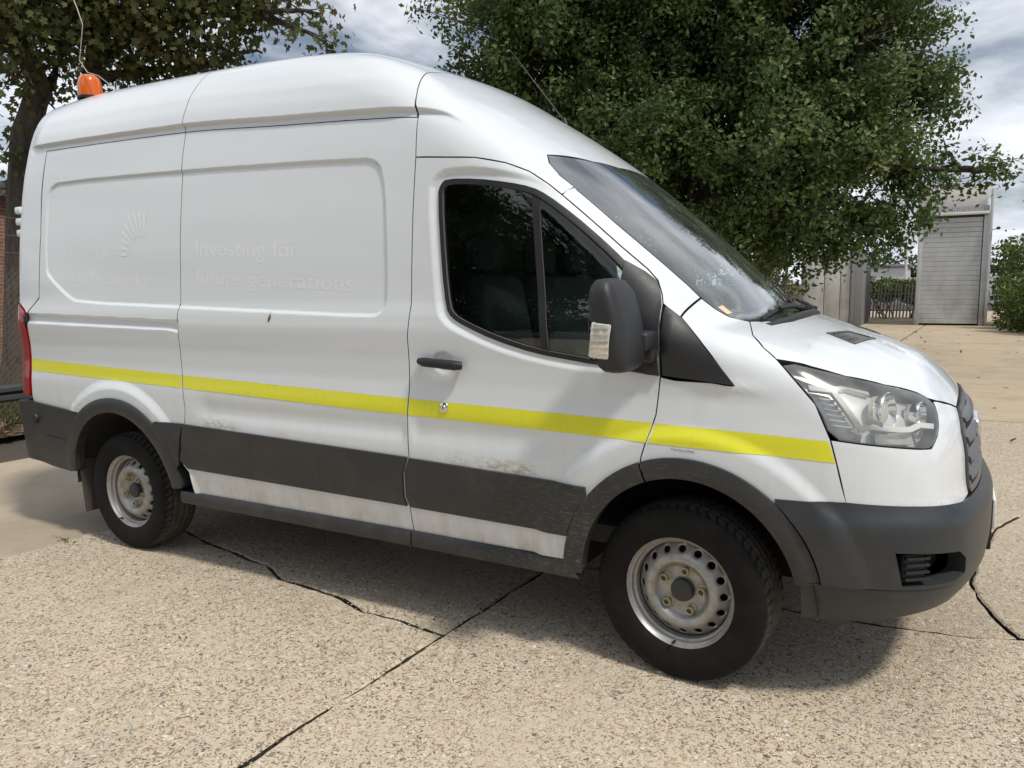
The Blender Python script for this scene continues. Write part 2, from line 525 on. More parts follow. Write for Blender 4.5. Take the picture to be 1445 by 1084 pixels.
def masked(fn,x0,x1,z0,z1):
    def g(x,z):
        m=near(x,z,x0,x1,z0,z1);o=np.zeros(np.shape(x))
        if m.any(): o[m]=fn(x[m],z[m])
        return o
    return g
FEAT.append(masked(lambda x,z:-.011*(1-sstep(-.017,.003,poly_sd(RECESS,x,z))),-4.0,-1.25,1.3,2.25))
GROOVE=pchip([-4.3,-4.05,-2.72,-2.0,-1.556,-1.205,-1.086,-.97],[2.40,2.395,2.368,2.323,2.296,2.267,2.244,2.19])
def f_groove(x,z):
    d=z-GROOVE(x);fade=sstep(-.95,-1.12,x)*sstep(-4.2,-4.05,x)
    return fade*(.024*sstep(-.012,.010,d)*(1-sstep(.03,.26,d))-.003*np.exp(-((d+.02)/.014)**2)+.003*np.exp(-((d-.15)/.028)**2)*sstep(-1.2,-1.5,x))
FEAT.append(masked(f_groove,-4.3,-.9,2.1,2.75))
RAIL=[(-4.16,1.385),(-2.70,1.352),(-2.70,1.288),(-2.80,1.300),(-4.16,1.325)]
FEAT.append(masked(lambda x,z:-.015*(1-sstep(-.016,.002,poly_sd(RAIL,x,z))),-4.3,-2.71,1.2,1.45))
WF=(0.02,.36);WR=(-3.28,.37)
def f_arch(x,z):
    o=0
    for cx,cz in (WF,WR):
        r=np.hypot(x-cx,z-cz);o=o+.019*(1-sstep(.585,.645,r))
    return o
FEAT.append(masked(f_arch,-4.1,.9,.2,1.1))
FEAT.append(masked(lambda x,z:-.016*(1-sstep(.02,.052,np.hypot((x+1.03)*.85,z-1.187))),-1.2,-.9,1.0,1.3))
# lower door pressing and the crease that runs forward over the wing
FEAT.append(masked(lambda x,z:-.012*sstep(-2.65,-2.5,x)*(1-sstep(-.62,-.38,x))*np.exp(-((z-.885)/.055)**2)*(1-sstep(-.02,.03,-np.abs(x+1.21)+.03)),-2.7,-.3,.7,1.05))
# window surround pressed into the front door
WINS=[(-1.10,1.92),(-1.08,1.96),(-1.03,1.985),(-.88,1.978),(-.74,1.952),(-.635,1.925),(-.56,1.885),(-.44,1.795),(-.31,1.69),(-.14,1.54),(-.085,1.47),(-.07,1.20),(-.34,1.19),(-.60,1.222),(-.785,1.27),(-.945,1.33),(-1.01,1.365),(-1.045,1.41),(-1.064,1.55)]
WINS=chaikin(WINS)
FEAT.append(masked(lambda x,z:-.014*(1-sstep(-.012,.022,poly_sd(WINS,x,z))),-1.2,.05,1.1,2.1))
# wing crease behind the headlight
FEAT.append(masked(lambda x,z:.006*np.exp(-((z-(1.155-.09*(x-.1)))/.02)**2)*sstep(.0,.12,x)*(1-sstep(.2,.34,x)),-.1,.4,1.0,1.3))
def z0f(x): return np.minimum(2.2,TOPC(np.asarray(x,float))-.45)
# ---- projections: 2-D parameters -> rays onto the body surface
def P_side(u,v):
    O=np.stack([u,0*u,v],-1);D=np.zeros_like(O);D[:,1]=-1;return O,D,1.35,0.
def P_top(u,v):
    O=np.stack([u,v,0*u+.8],-1);D=np.zeros_like(O);D[:,2]=1;return O,D,2.5,0.
def P_front(u,v):
    O=np.stack([0*u-.2,0*u,v],-1);D=np.stack([np.cos(u),np.sin(u),0*u],-1);return O,D,1.7,0.
def P_rearc(u,v):
    O=np.stack([0*u-3.6,0*u,v],-1);D=np.stack([-np.cos(u),-np.sin(u),0*u],-1);return O,D,1.7,0.
def P_rear(u,v):
    O=np.stack([0*u-3.6,u,v],-1);D=np.zeros_like(O);D[:,0]=-1;return O,D,1.5,0.
PK=.8
def P_pol(u,v):
    ph=np.where(v>0,v/PK,0.);z=z0f(u)+np.where(v>0,0.,v)
    O=np.stack([u,0*u,z],-1);D=np.stack([0*u,-np.cos(ph),np.sin(ph)],-1);return O,D,2.0,0.
def pol_z(x,z):
    """polar parameter of the near-side body point at height z"""
    x=float(x);z=float(z);O,D,a,b=P_side(np.array([x]),np.array([z]));P,ok=solve(O,D,a,b);return pol_p(P[0])
def pol_y(x,y):
    O,D,a,b=P_top(np.array([float(x)]),np.array([float(y)]));P,ok=solve(O,D,a,b);return pol_p(P[0])
def pol_p(q):
    z0=float(z0f(q[0]))
    if q[2]<=z0 and q[1]<0: return (q[0],q[2]-z0)
    return (q[0],PK*math.atan2(q[2]-z0,-q[1]))
def fr_p(x,y,z): return (math.atan2(y,x+.2),z)
def rc_p(x,y,z): return (math.atan2(-y,-(x+3.6)),z)
def dens(poly,step,closed=True):
    o=[];n=len(poly)
    for i in range(n if closed else n-1):
        a=np.array(poly[i],float);b=np.array(poly[(i+1)%n],float)
        k=max(1,int(math.ceil(np.linalg.norm(b-a)/step)))
        for j in range(k): o.append(a+(b-a)*j/k)
    if not closed: o.append(np.array(poly[-1],float))
    return np.array(o)
def smooth(poly,it=2,closed=True):
    """corner-cutting"""
    p=np.array(poly,float)
    for _ in range(it):
        if closed:
            q=np.roll(p,-1,0);p=np.stack([.75*p+.25*q,.25*p+.75*q],1).reshape(-1,2)
        else:
            a=p[:-1];b=p[1:];m=np.stack([.75*a+.25*b,.25*a+.75*b],1).reshape(-1,2);p=np.vstack([p[:1],m,p[-1:]])
    return p.tolist()
def inset_poly(p,g):
    """move a closed outline inwards by g"""
    p=np.array(p,float);q=np.roll(p,-1,0);r=np.roll(p,1,0)
    ar=(p[:,0]*q[:,1]-q[:,0]*p[:,1]).sum()
    e1=p-r;e2=q-p
    n1=np.stack([-e1[:,1],e1[:,0]],-1);n2=np.stack([-e2[:,1],e2[:,0]],-1)
    n1/=np.maximum(np.linalg.norm(n1,axis=1,keepdims=True),1e-9);n2/=np.maximum(np.linalg.norm(n2,axis=1,keepdims=True),1e-9)
    n=n1+n2;n/=np.maximum((n*n).sum(1,keepdims=True)/2,.35)
    return p+n*g*(1 if ar>0 else -1)
def fill2d(outline,holes,step,estep=None,fine=None):
    loops=[dens(outline,estep or step)]+[dens(h,estep or step) for h in holes]
    pts=[];edges=[];b=0
    for L in loops:
        n=len(L);pts+=L.tolist();edges+=[(b+i,b+(i+1)%n) for i in range(n)];b+=n
    A=np.array(loops[0]);lo=A.min(0);hi=A.max(0)
    U,V=np.meshgrid(np.arange(lo[0]+step/2,hi[0],step),np.arange(lo[1]+step/2,hi[1],step),indexing='ij')
    U=U.ravel();V=V.ravel()
    def sd(u,v):
        d=poly_sd(outline,u,v)
        for h in holes: d=np.maximum(d,-poly_sd(h,u,v))
        return d
    if len(U):
        k=sd(U,V)<-.45*step
        if fine is not None: k&=~fine[0](U,V)
        pts+=np.stack([U[k],V[k]],-1).tolist()
        if fine is not None:
            s2=fine[1]
            U,V=np.meshgrid(np.arange(lo[0]+s2/2,hi[0],s2),np.arange(lo[1]+s2/2,hi[1],s2),indexing='ij');U=U.ravel();V=V.ravel()
            k=fine[0](U,V);U=U[k];V=V[k]
            k=sd(U,V)<-.45*s2;pts+=np.stack([U[k],V[k]],-1).tolist()
    r=delaunay_2d_cdt([Vector(p) for p in pts],edges,[],0,1e-6)
    P=np.array([tuple(v) for v in r[0]]);T=np.array([f for f in r[2] if len(f)==3])
    c=P[T].mean(1);k=sd(c[:,0],c[:,1])<0
    return P,T[k]
def panel(name,pr,outline,mat,parent,holes=(),off=0.,depth=.022,step=.02,estep=None,edge=None,mirror=False,feat=True,gap=.0022,fine=None):
    """a sheet cut out of the body surface, with returned edges of the given depth"""
    outline=inset_poly(dens(outline,estep or step),gap)
    P2,T=fill2d(outline,list(holes),step,estep,fine)
    O,D,a,b=pr(P2[:,0],P2[:,1])
    base,ok=solve(O,D,a,b,0.,feat)
    n=grad(base,feat=feat)
    o=off(base) if callable(off) else off
    V=base+n*(o[:,None] if isinstance(o,np.ndarray) else o)
    if callable(off):
        # true normals of the offset sheet from the triangles
        tn=np.cross(V[T[:,1]]-V[T[:,0]],V[T[:,2]]-V[T[:,0]]);vn=np.zeros_like(V)
        for i in range(3): np.add.at(vn,T[:,i],tn)
        sg=np.sign((vn*n).sum(1).sum());n2=vn*sg;n2/=np.maximum(np.linalg.norm(n2,axis=1,keepdims=True),1e-12);nn=n2
    else: nn=n
    fn=np.cross(V[T[:,1]]-V[T[:,0]],V[T[:,2]]-V[T[:,0]])
    if (fn*n[T[:,0]]).sum()<0: T=T[:,::-1]
    faces=[tuple(t) for t in T]
    E=set()
    for t in faces:
        for i in range(3): E.add((t[i],t[(i+1)%3]))
    be=[e for e in E if (e[1],e[0]) not in E]
    mid=[0]*len(faces);N=[nn];VV=[V];base_i=len(V)
    if depth:
        bv=sorted({i for e in be for i in e});ix={v:k for k,v in enumerate(bv)}
        en=np.zeros((len(bv),3))
        for a_,b_ in be:
            c=np.cross(V[b_]-V[a_],n[a_]);c/=max(np.linalg.norm(c),1e-12)
            en[ix[a_]]+=c;en[ix[b_]]+=c
        en/=np.maximum(np.linalg.norm(en,axis=1,keepdims=True),1e-9)
        m=len(bv);top=V[bv];bot=top-n[bv]*depth
        VV+=[top,bot];N+=[en,en]
        for a_,b_ in be:
            i,j=base_i+ix[a_],base_i+ix[b_]
            faces.append((j,i,i+m,j+m));mid.append(1)
    return emit(name,np.concatenate(VV),faces,[mat,edge or M['gap']],parent,np.concatenate(N),mid,True,mirror)
def surf_pts(pr,pts,off=0.,step=None):
    p=dens(pts,step,False) if step else np.array(pts,float)
    O,D,a,b=pr(p[:,0],p[:,1]);P,ok=solve(O,D,a,b);return P+grad(P)*off
# ============================================================ GROUND
def M_concrete(name, agg=1.0, tint=(1, 1, 1), base=(0.57, 0.48, 0.35)):
    t = NT(name)
    p = t.pos()
    big = t.noise(0.35, 5, 0.6, p); mid = t.noise(3.0, 6, 0.65, p); fin = t.noise(120, 4, 0.6, p)
    tb = [b * k for b, k in zip(base, tint)]
    c = t.mix(t.ramp(big, [(0.3, 0.0), (0.7, 1.0)]), [v * .88 for v in tb], [v * 1.12 for v in tb])
    c = t.mix(t.ramp(mid, [(0.35, 0.0), (0.75, 0.55)]), c, [v * .78 for v in tb])
    h = t.math('MULTIPLY', fin, .35)
    if agg:
        wear = t.ramp(t.noise(.9, 5, .65, p), [(.30, .35), (.48, 1.0)])
        c = t.mix(t.ramp(t.noise(1.7, 6, .7, t.scale(p, (1, .6, 1))), [(.52, 0.), (.66, .38)]), c, [v * .6 for v in tb])
        c = t.mix(t.ramp(t.noise(5.5, 3, .5, p), [(.66, 0.), (.73, .5)]), c, [v * .42 for v in tb])
        wob = t.mix(.06, p, t.noise(30, 2, .5, p, out='Color'), 'ADD')
        for sc, thr, amt in ((125, .50, .95), (66, .44, 1.0), (36, .26, 1.0)):
            v = t.n('ShaderNodeTexVoronoi', {'Vector': wob, 'Scale': sc, 'Randomness': 1.0}, feature='F1')
            v.voronoi_dimensions = '3D'
            sp = t.n('ShaderNodeSeparateColor', {0: v.outputs['Color']})
            col = t.ramp(sp.outputs[0], [(0.0, (.10, .08, .07)), (.12, (.25, .16, .10)), (.24, (.40, .28, .16)), (.38, (.60, .53, .42)), (.58, (.72, .66, .55)), (.72, (.30, .26, .22)), (.84, (.80, .76, .68)), (.93, (.16, .145, .14)), (.98, (.46, .24, .12))], 'CONSTANT')
            m = t.math('MULTIPLY', t.math('LESS_THAN', v.outputs['Distance'], thr), t.math('GREATER_THAN', sp.outputs[1], .38 if sc > 40 else .86))
            m = t.math('MULTIPLY', m, amt * agg)
            m = t.math('MULTIPLY', m, wear)
            c = t.mix(m, c, t.mix(.12, col, tb))
            hh = t.math('MULTIPLY', t.maprange(v.outputs['Distance'], 0.0, thr, 1.0, 0.2), m)
            h = t.math('ADD', h, hh)
        nm = t.bump(h, .7, .008)
    else:
        st = t.ramp(t.noise(1.1, 6, .7, p), [(.45, 0.0), (.62, .5)])
        c = t.mix(st, c, [v * .62 for v in tb])
        spk = t.ramp(t.noise(60, 4, .7, p), [(.58, 0.0), (.68, .6)])
        c = t.mix(spk, c, [v * .55 for v in tb])
        nm = t.bump(t.math('ADD', h, mid), .35, .006)
    t.pbr(c, 0.88, normal=nm)
    return t.m
M['agg'] = M_concrete('exposed_aggregate_concrete', 1.0)
M['agg2'] = M_concrete('worn_aggregate_concrete', .75, (.85, .84, .83))
M['smooth_conc'] = M_concrete('smooth_concrete', 0, (.74, .73, .74))
M['far_conc'] = M_concrete('stained_concrete', 0, (.80, .77, .73))
def M_dirt():
    t = NT('joint_dirt'); p = t.pos()
    f = t.noise(40, 6, .7, p)
    c = t.mix(t.ramp(f, [(.3, 0.), (.7, 1.)]), (.040, .031, .024), (.11, .086, .064))
    c = t.mix(t.ramp(t.noise(2.5, 3, .6, p), [(.55, 0.), (.7, .6)]), c, (.05, .06, .025))
    t.pbr(c, .95, normal=t.bump(f, .8, .02)); return t.m
M['dirt'] = M_dirt()
ground = emit('ground', [(-400, -300, -.05), (400, -300, -.05), (400, 700, -.05), (-400, 700, -.05)], [(0, 1, 2, 3)], M['dirt'])
tag(ground, kind='structure')
JD = np.array([.048, .9988]); JN = np.array([.9988, -.048])
def g2w(a, b): return (JN * a + JD * b)
r2 = random.Random(3)
def jag(poly, amp, step):
    q = dens(poly, step); n = len(q)
    f = np.zeros(n)
    for k, a in ((1, .5), (2, .4), (5, .3), (11, .3)):
        f += a * np.interp(np.arange(n), np.linspace(0, n, max(4, n // (12 // k + 1)) + 1), [r2.uniform(-1, 1) for _ in range(max(4, n // (12 // k + 1)) + 1)])
    i = inset_poly(q, 1.0) - q
    return q + i * (f * amp)[:, None]
def slab(poly, mat, dz=0., amp=.006, step=.06, gap=.012, fill=.5):
    outer = inset_poly(jag(poly, amp, step), gap)
    inner = inset_poly(outer, .010)
    P, T = fill2d(inner.tolist(), [], fill, 9.)
    V = np.column_stack([P, np.zeros(len(P))])
    fn = np.cross(V[T[:, 1]] - V[T[:, 0]], V[T[:, 2]] - V[T[:, 0]])
    T = np.where((fn[:, 2] < 0)[:, None], T[:, ::-1], T)
    n = len(inner); b = len(V)
    V = np.vstack([V, np.column_stack([inner, np.zeros(n)]), np.column_stack([outer, np.full(n, -.007)]), np.column_stack([outer, np.full(n, -.09)])])
    V[:, 2] += dz
    faces = [tuple(t) for t in T]; mid = [0] * len(faces)
    ccw = (inner[:, 0] * np.roll(inner[:, 1], -1) - np.roll(inner[:, 0], -1) * inner[:, 1]).sum() > 0
    for i in range(n):
        j = (i + 1) % n
        for k in (0, 1):
            q = (b + k * n + i, b + (k + 1) * n + i, b + (k + 1) * n + j, b + k * n + j)
            faces.append(q if ccw else tuple(reversed(q))); mid.append(k)
    return emit('slab', V, faces, [mat, M['dirt']], ground, midx=mid, smooth=False)
A0 = JN @ np.array([-1.03, -1.2])
cols = [A0 + 2.76 * k for k in range(-2, 8)]
rows = [-9.5, -5.0, .03, 6.0, 11.6, 17.2, 22.8, 28.4, 34.0, 40.0]
for ci in range(len(cols) - 1):
    for ri in range(len(rows) - 1):
        a0, a1, b0, b1 = cols[ci], cols[ci + 1], rows[ri], rows[ri + 1]
        Q = [g2w(a0, b0), g2w(a1, b0), g2w(a1, b1), g2w(a0, b1)]
        if Q[0][0] > 9 and ri < 1: continue
        near_ = b0 < 1 and -6 < Q[0][0] < 3
        mat = M['agg'] if (ri == 1 and Q[0][0] > -4.2) else (M['agg2'] if ri in (0, 2) and Q[0][0] > -4.2 else M['far_conc'])
        if Q[0][0] < -4.2: mat = M['smooth_conc']
        kw = dict(amp=.010, step=.03, gap=.022) if near_ else dict(amp=.01, step=.2, gap=.012)
        if ri == 1 and abs(Q[0][0] + 4.0) < .6:
            # the slab under the van has cracked across
            ck = [(-3.84, -.50), (-3.18, -.63), (-2.95, -.70), (-2.72, -.73), (-2.52, -.79), (-2.38, -.80), (-2.17, -.91), (-1.95, -.93), (-1.71, -.96), (-1.50, -1.03), (-1.31, -1.02), (-1.02, -1.06)]
            ck = [np.array(q) for q in ck]
            slab([Q[0], Q[1]] + ck[::-1], mat, 0., .011, .02, .012)
            slab(ck + [Q[2], Q[3]], mat, -.003, .011, .02, .012)
        elif ri == 1 and abs(Q[0][0] + 1.2) < .6:
            ck = [np.array(q) for q in [(-.98, -.03), (-.3, -.02), (.25, -.10), (.62, -.09), (.70, -.08), (.88, -.05), (1.0, -.03), (1.16, .04), (1.46, .07), (1.778, .06)]]
            slab([Q[0], Q[1]] + ck[::-1], mat, .001, .011, .02, .013)
        elif ri == 2 and abs(Q[0][0] + 0.95) < .6:
            ck = [np.array(q) for q in [(-.98, -.03), (-.3, -.02), (.25, -.10), (.62, -.09), (.70, -.08), (.88, -.05), (1.0, -.03), (1.16, .04), (1.46, .07), (1.778, .06)]]
            c2 = [np.array(q) for q in [(1.16, .05), (1.08, .25), (1.03, .44), (1.0, .64), (1.05, 1.15), (1.16, 1.7), (1.30, 2.05), (1.42, 2.15), (1.60, 2.02), (1.86, 1.98)]]
            slab(ck[:8] + c2[1:] + [Q[2], Q[3]], mat, -.002, .013, .02, .009)
            slab(ck[7:] + [c2[-1]] + c2[1:-1][::-1], mat, .001, .013, .02, .009)
        else:
            slab(Q, mat, r2.uniform(-.003, .003), **kw)
# loose and half-buried pebbles on the worn concrete
def ico_pebbles(n):
    bm = bmesh.new(); bmesh.ops.create_icosphere(bm, subdivisions=1, radius=1.0)
    v0 = np.array([v.co[:] for v in bm.verts]); f0 = np.array([[v.index for v in f.verts] for f in bm.faces]); bm.free()
    # denser close to the camera
    X = rng.uniform(-3.7, 3.2, n); Y = -.7 - 2.1 * rng.random(n) ** 1.0
    s = rng.lognormal(np.log(.0042), .38, n)
    ang = rng.uniform(0, 2 * np.pi, n); el = rng.uniform(.55, 1.0, n)
    V = v0[None] * np.stack([s * 1.35, s * el, s * .55], -1)[:, None, :]
    V = V * (1 + rng.normal(0, .08, (n, len(v0), 1)))
    c, sn = np.cos(ang), np.sin(ang)
    W = np.stack([V[..., 0] * c[:, None] - V[..., 1] * sn[:, None], V[..., 0] * sn[:, None] + V[..., 1] * c[:, None], V[..., 2]], -1)
    W += np.stack([X, Y, np.full(n, .0008)], -1)[:, None, :]
    Fc = (f0[None] + (np.arange(n) * len(v0))[:, None, None]).reshape(-1, 3)
    return W.reshape(-1, 3), Fc, np.repeat(rng.random(n), len(v0))
def fast_mesh(name, V, Fc, mat, rnd=None, parent=None, smooth=True):
    me = bpy.data.meshes.new(name)
    V = np.asarray(V, np.float32); Fc = np.asarray(Fc, np.int32); k = Fc.shape[1]
    me.vertices.add(len(V)); me.vertices.foreach_set('co', V.ravel())
    me.loops.add(Fc.size); me.loops.foreach_set('vertex_index', Fc.ravel())
    me.polygons.add(len(Fc)); me.polygons.foreach_set('loop_start', np.arange(0, Fc.size, k, dtype=np.int32)); me.polygons.foreach_set('loop_total', np.full(len(Fc), k, np.int32))
    me.polygons.foreach_set('use_smooth', np.full(len(Fc), smooth))
    me.materials.append(mat)
    if rnd is not None:
        at = me.attributes.new('rnd', 'FLOAT', 'POINT'); at.data.foreach_set('value', np.asarray(rnd, np.float32))
    me.update(); me.validate()
    return link(name, me, parent)
def M_attr(name, stops, rough=.8, interp='LINEAR'):
    t = NT(name); a = t.n('ShaderNodeAttribute', attribute_name='rnd'); t.pbr(t.ramp(a.outputs['Fac'], stops, interp), rough); return t.m
pv, pf, pr_ = ico_pebbles(9000)
peb = fast_mesh('pebbles', pv, pf, M_attr('pebble_stone', [(0, (.12, .10, .09)), (.12, (.26, .17, .10)), (.3, (.42, .36, .28)), (.6, (.52, .46, .37)), (.8, (.30, .27, .24)), (.93, (.55, .50, .42)), (1, (.09, .09, .10))]), pr_)
tag(peb, 'small rounded pebbles worn out of the concrete slabs', 'pebbles', kind='stuff')
# ============================================================ THE VAN
van = empty('van')
tag(van, 'white high roof panel van with yellow stripe, grey plastic trim and amber beacon', 'van')
def ell(c, a, b, t0, t1, n=24):
    return [(c[0] + a * math.cos(R(t0 + (t1 - t0) * i / n)), c[1] + b * math.sin(R(t0 + (t1 - t0) * i / n))) for i in range(n + 1)]
SEAM_R = [(-2.706, 2.333), (-2.706, 1.42), (-2.714, 1.37), (-2.715, 1.16), (-2.702, 1.0), (-2.686, .88), (-2.70, .80), (-2.735, .71), (-2.735, .58), (-2.70, .535), (-2.68, .415)]
SEAM_D = [(-1.195, 2.241), (-1.188, 2.06), (-1.192, 1.555), (-1.192, 1.434), (-1.209, 1.29), (-1.21, 1.076), (-1.217, .955), (-1.216, .761), (-1.247, .696), (-1.250, .576), (-1.232, .532), (-1.225, .415)]
GRVA = [(x, float(GROOVE(x)) - .034) for x in np.linspace(-3.985, -2.706, 30)]
GRVB = [(x, float(GROOVE(x)) - .034) for x in np.linspace(-2.706, -1.195, 30)]
DOORTOP = [(-1.188, 2.06), (-.895, 2.034), (-.757, 2.002), (-.662, 1.963), (-.585, 1.911), (-.517, 1.857), (-.39, 1.751), (-.271, 1.649), (-.172, 1.566), (-.128, 1.522), (-.099, 1.47), (-.087, 1.435)]
DOORFR = [(-.087, 1.435), (-.075, 1.171), (-.088, 1.032), (-.116, .936), (-.134, .876), (-.142, .83)]
# --- painted side sheets
panel('rear_quarter_panel', P_side, GRVA + SEAM_R[1:7] + [(-2.72, .77), (-2.86, .76)] + ell(WR, .49, .49, 48, 122) + [(-3.58, .80), (-4.12, .825), (-4.137, .87), (-4.137, 1.375), (-4.105, 1.406), (-4.003, 1.475), (-3.973, 1.86)],
      M['paint'], van, step=.02, mirror=True, fine=(lambda u, v: (np.abs(poly_sd(RECESS, u, v) + .009) < .022) | (np.abs(poly_sd(RAIL, u, v) + .007) < .016) | (np.abs(np.hypot(u - WR[0], v - WR[1]) - .615) < .045), .0062))
panel('side_panel', P_side, GRVB + SEAM_D[1:] + list(reversed(SEAM_R))[:-1], M['paint'], van, step=.02, mirror=True, fine=(lambda u, v: np.abs(poly_sd(RECESS, u, v) + .008) < .022, .0062))
# --- door with window opening
WIN = smooth([(-1.072, 1.90), (-1.062, 1.935), (-1.035, 1.958), (-.888, 1.948), (-.743, 1.923), (-.642, 1.897), (-.576, 1.862), (-.46, 1.777), (-.335, 1.674), (-.25, 1.597), (-.225, 1.57), (-.225, 1.40), (-.225, 1.20), (-.34, 1.206), (-.422, 1.217), (-.591, 1.240), (-.768, 1.287), (-.919, 1.344), (-.985, 1.377), (-1.018, 1.42), (-1.04, 1.56)], 1)
door_poly = DOORTOP + DOORFR[1:] + [q for q in ell(WF, .445, .49, 107, 171)] + [(-.455, .414)] + list(reversed(SEAM_D))[:-2]
doors = panel('door', P_side, door_poly, M['paint'], van, holes=[inset_poly(WIN, .006).tolist()], step=.018, mirror=True, fine=(lambda u, v: (poly_sd(WINS, u, v) < .03) | (np.hypot(u + 1.03, v - 1.187) < .08), .008))
seal_in = inset_poly(dens(WIN, .03), .020).tolist()
for d, s in zip(doors, (1, -1)): pass
def on_both(objs):
    for o, d in zip(objs, doors): o.parent = d
on_both(panel('window_seal', P_side, WIN, M['seal'], None, holes=[seal_in], off=.006, depth=.03, step=.02, mirror=True, gap=0., feat=True))
on_both(panel('window_glass', P_side, inset_poly(dens(WIN, .03), .017).tolist(), M['glass'], None, off=-.006, depth=0, step=.05, mirror=True, gap=0.))
on_both(panel('window_divider', P_side, [(-.640, 1.89), (-.608, 1.88), (-.530, 1.235), (-.562, 1.24)], M['seal'], None, off=0.0, depth=.02, step=.04, mirror=True, gap=0.))
on_both(panel('mirror_sail', P_side, [(-.248, 1.592), (-.175, 1.547), (-.131, 1.512), (-.103, 1.462), (-.091, 1.432), (-.0785, 1.175), (-.25, 1.190), (-.245, 1.35)], M['mirror_plastic'], None, off=.014, depth=.03, step=.025, mirror=True, gap=0.))
TRI = [(-.080, 1.432), (-.02, 1.386), (.06, 1.307), (.130, 1.232), (.197, 1.153), (.185, 1.150), (-.068, 1.174)]
panel('quarter_trim', P_side, TRI, M['mirror_plastic'], van, off=.006, depth=.03, step=.025, mirror=True, gap=.003)
# door handle: a bar on two feet over the pressed dish
def surf(x, z, off=0.):
    O, D, a, b = P_side(np.array([float(x)]), np.array([float(z)])); P, ok = solve(O, D, a, b); n = grad(P); return Vector(P[0] + n[0] * off)
hb = MB()
pts = [surf(-1.145, 1.193, .012), surf(-1.11, 1.192, .028), surf(-1.03, 1.189, .050), surf(-.95, 1.183, .034), surf(-.925, 1.181, .016)]
hb.tube(pts, [.015, .020, .020, .021, .016], 12)
on_both(hb.build('door_handle', M['seal'], None, mirror=True))
lk = MB(); c = surf(-1.023, .998, .0)
lk.lathe([(0, .012), (.012, .012), (.0135, .010), (.021, .008), (.023, .004), (.023, -.004)], 24, Matrix.Translation(c))
on_both(lk.build('door_lock', M['chrome'], None, mirror=True))
lk = MB(); lk.box(c + Vector((0, -.0125, 0)), (.003, .002, .010)); lk.build('keyhole', M['dark'], doors[0])
# --- roof in three sections, front cap, pillars
def far(p): return [(x, math.pi * PK - v) for x, v in reversed(p)]
def roof_fine(u, v):
    w = np.minimum(v, math.pi * PK - v); ph = np.clip(w, 0, None) / PK; zz = z0f(u) + .885 * np.tan(np.clip(ph, 0, 1)); return np.abs(zz - GROOVE(u) + .004) < .034
n1 = [pol_z(x, GROOVE(x) - .034) for x in np.linspace(-4.24, -2.716, 40)]
panel('roof_rear_section', P_pol, n1 + far(n1), M['paint'], van, step=.025, estep=.02, fine=(roof_fine, .0052))
RF = [(-1.197, 2.243), (-1.222, 2.337)]
n2 = [pol_z(x, GROOVE(x) - .034) for x in np.linspace(-2.716, -1.2, 40)]
edge = [pol_z(-1.222, 2.335), pol_y(-1.285, -.70), pol_y(-1.32, -.45), pol_y(-1.335, -.2)]
mid = n2 + edge + [(x, math.pi * PK - v) for x, v in reversed(edge)] + far(n2)
panel('roof_middle_section', P_pol, mid, M['paint'], van, step=.025, estep=.02, fine=(roof_fine, .0052))
WS_N = [(-.577, -.79), (-.5, -.79), (-.331, -.785), (-.176, -.768), (-.053, -.756), (.002, -.754), (.051, -.737), (.098, -.71), (.163, -.651)]
cap_n = [pol_z(-1.196, 2.238)] + [pol_z(x, z) for x, z in DOORTOP[:5]] + [pol_z(-.525, 1.864), pol_y(-.515, -.785), pol_y(-.577, -.79), pol_y(-.64, -.762), pol_y(-.675, -.708), pol_y(-.591, -.413), pol_y(-.55, -.2)]
cap_top = [pol_z(-1.196, 2.241)] + edge
capp = cap_n + [(x, math.pi * PK - v) for x, v in reversed(cap_n)] + [(x, math.pi * PK - v) for x, v in cap_top[1:]] + list(reversed(cap_top))[:-1]
panel('roof_front_cap', P_pol, capp, M['paint'], van, step=.018, estep=.02, fine=(roof_fine, .0052))
pil = [pol_z(x, z) for x, z in [(-.5245, 1.863)] + DOORTOP[5:]] + [pol_z(-.022, 1.386), pol_y(.000, -.756)] + [pol_y(x, y) for x, y in reversed(WS_N[1:5])] + [pol_y(-.515, -.785)]
panel('windscreen_pillar', P_pol, pil, M['paint'], van, step=.014, mirror=True)
# --- front wing
HEAD3 = [(.318, -.935, 1.243), (.534, -.852, 1.184), (.651, -.762, 1.149), (.752, -.638, 1.111), (.783, -.611, 1.088), (.806, -.611, 1.061), (.816, -.647, 1.033), (.818, -.721, .976), (.802, -.774, .940), (.771, -.82, .944), (.612, -.947, .969), (.507, -.982, .983), (.455, -.972, 1.098), (.393, -.966, 1.167)]
wing = [pol_z(-.075, 1.171), pol_z(.19, 1.153), pol_z(.06, 1.308), pol_z(-.02, 1.386), pol_y(.002, -.756), pol_y(.051, -.737), pol_y(.098, -.71), pol_y(.163, -.651), pol_y(.212, -.822), pol_y(.268, -.906), pol_p(np.array(HEAD3[0]))] + [pol_z(HEAD3[i][0], HEAD3[i][2]) for i in (13, 12, 11)] + [pol_z(.528, .908), pol_z(.569, .755), pol_z(.36, .755)] + [pol_z(x, z) for x, z in ell(WF, .445, .49, 50, 110)] + [pol_z(x, z) for x, z in reversed(DOORFR[1:])][:-1]
panel('front_wing', P_pol, wing, M['paint'], van, step=.014, mirror=True)
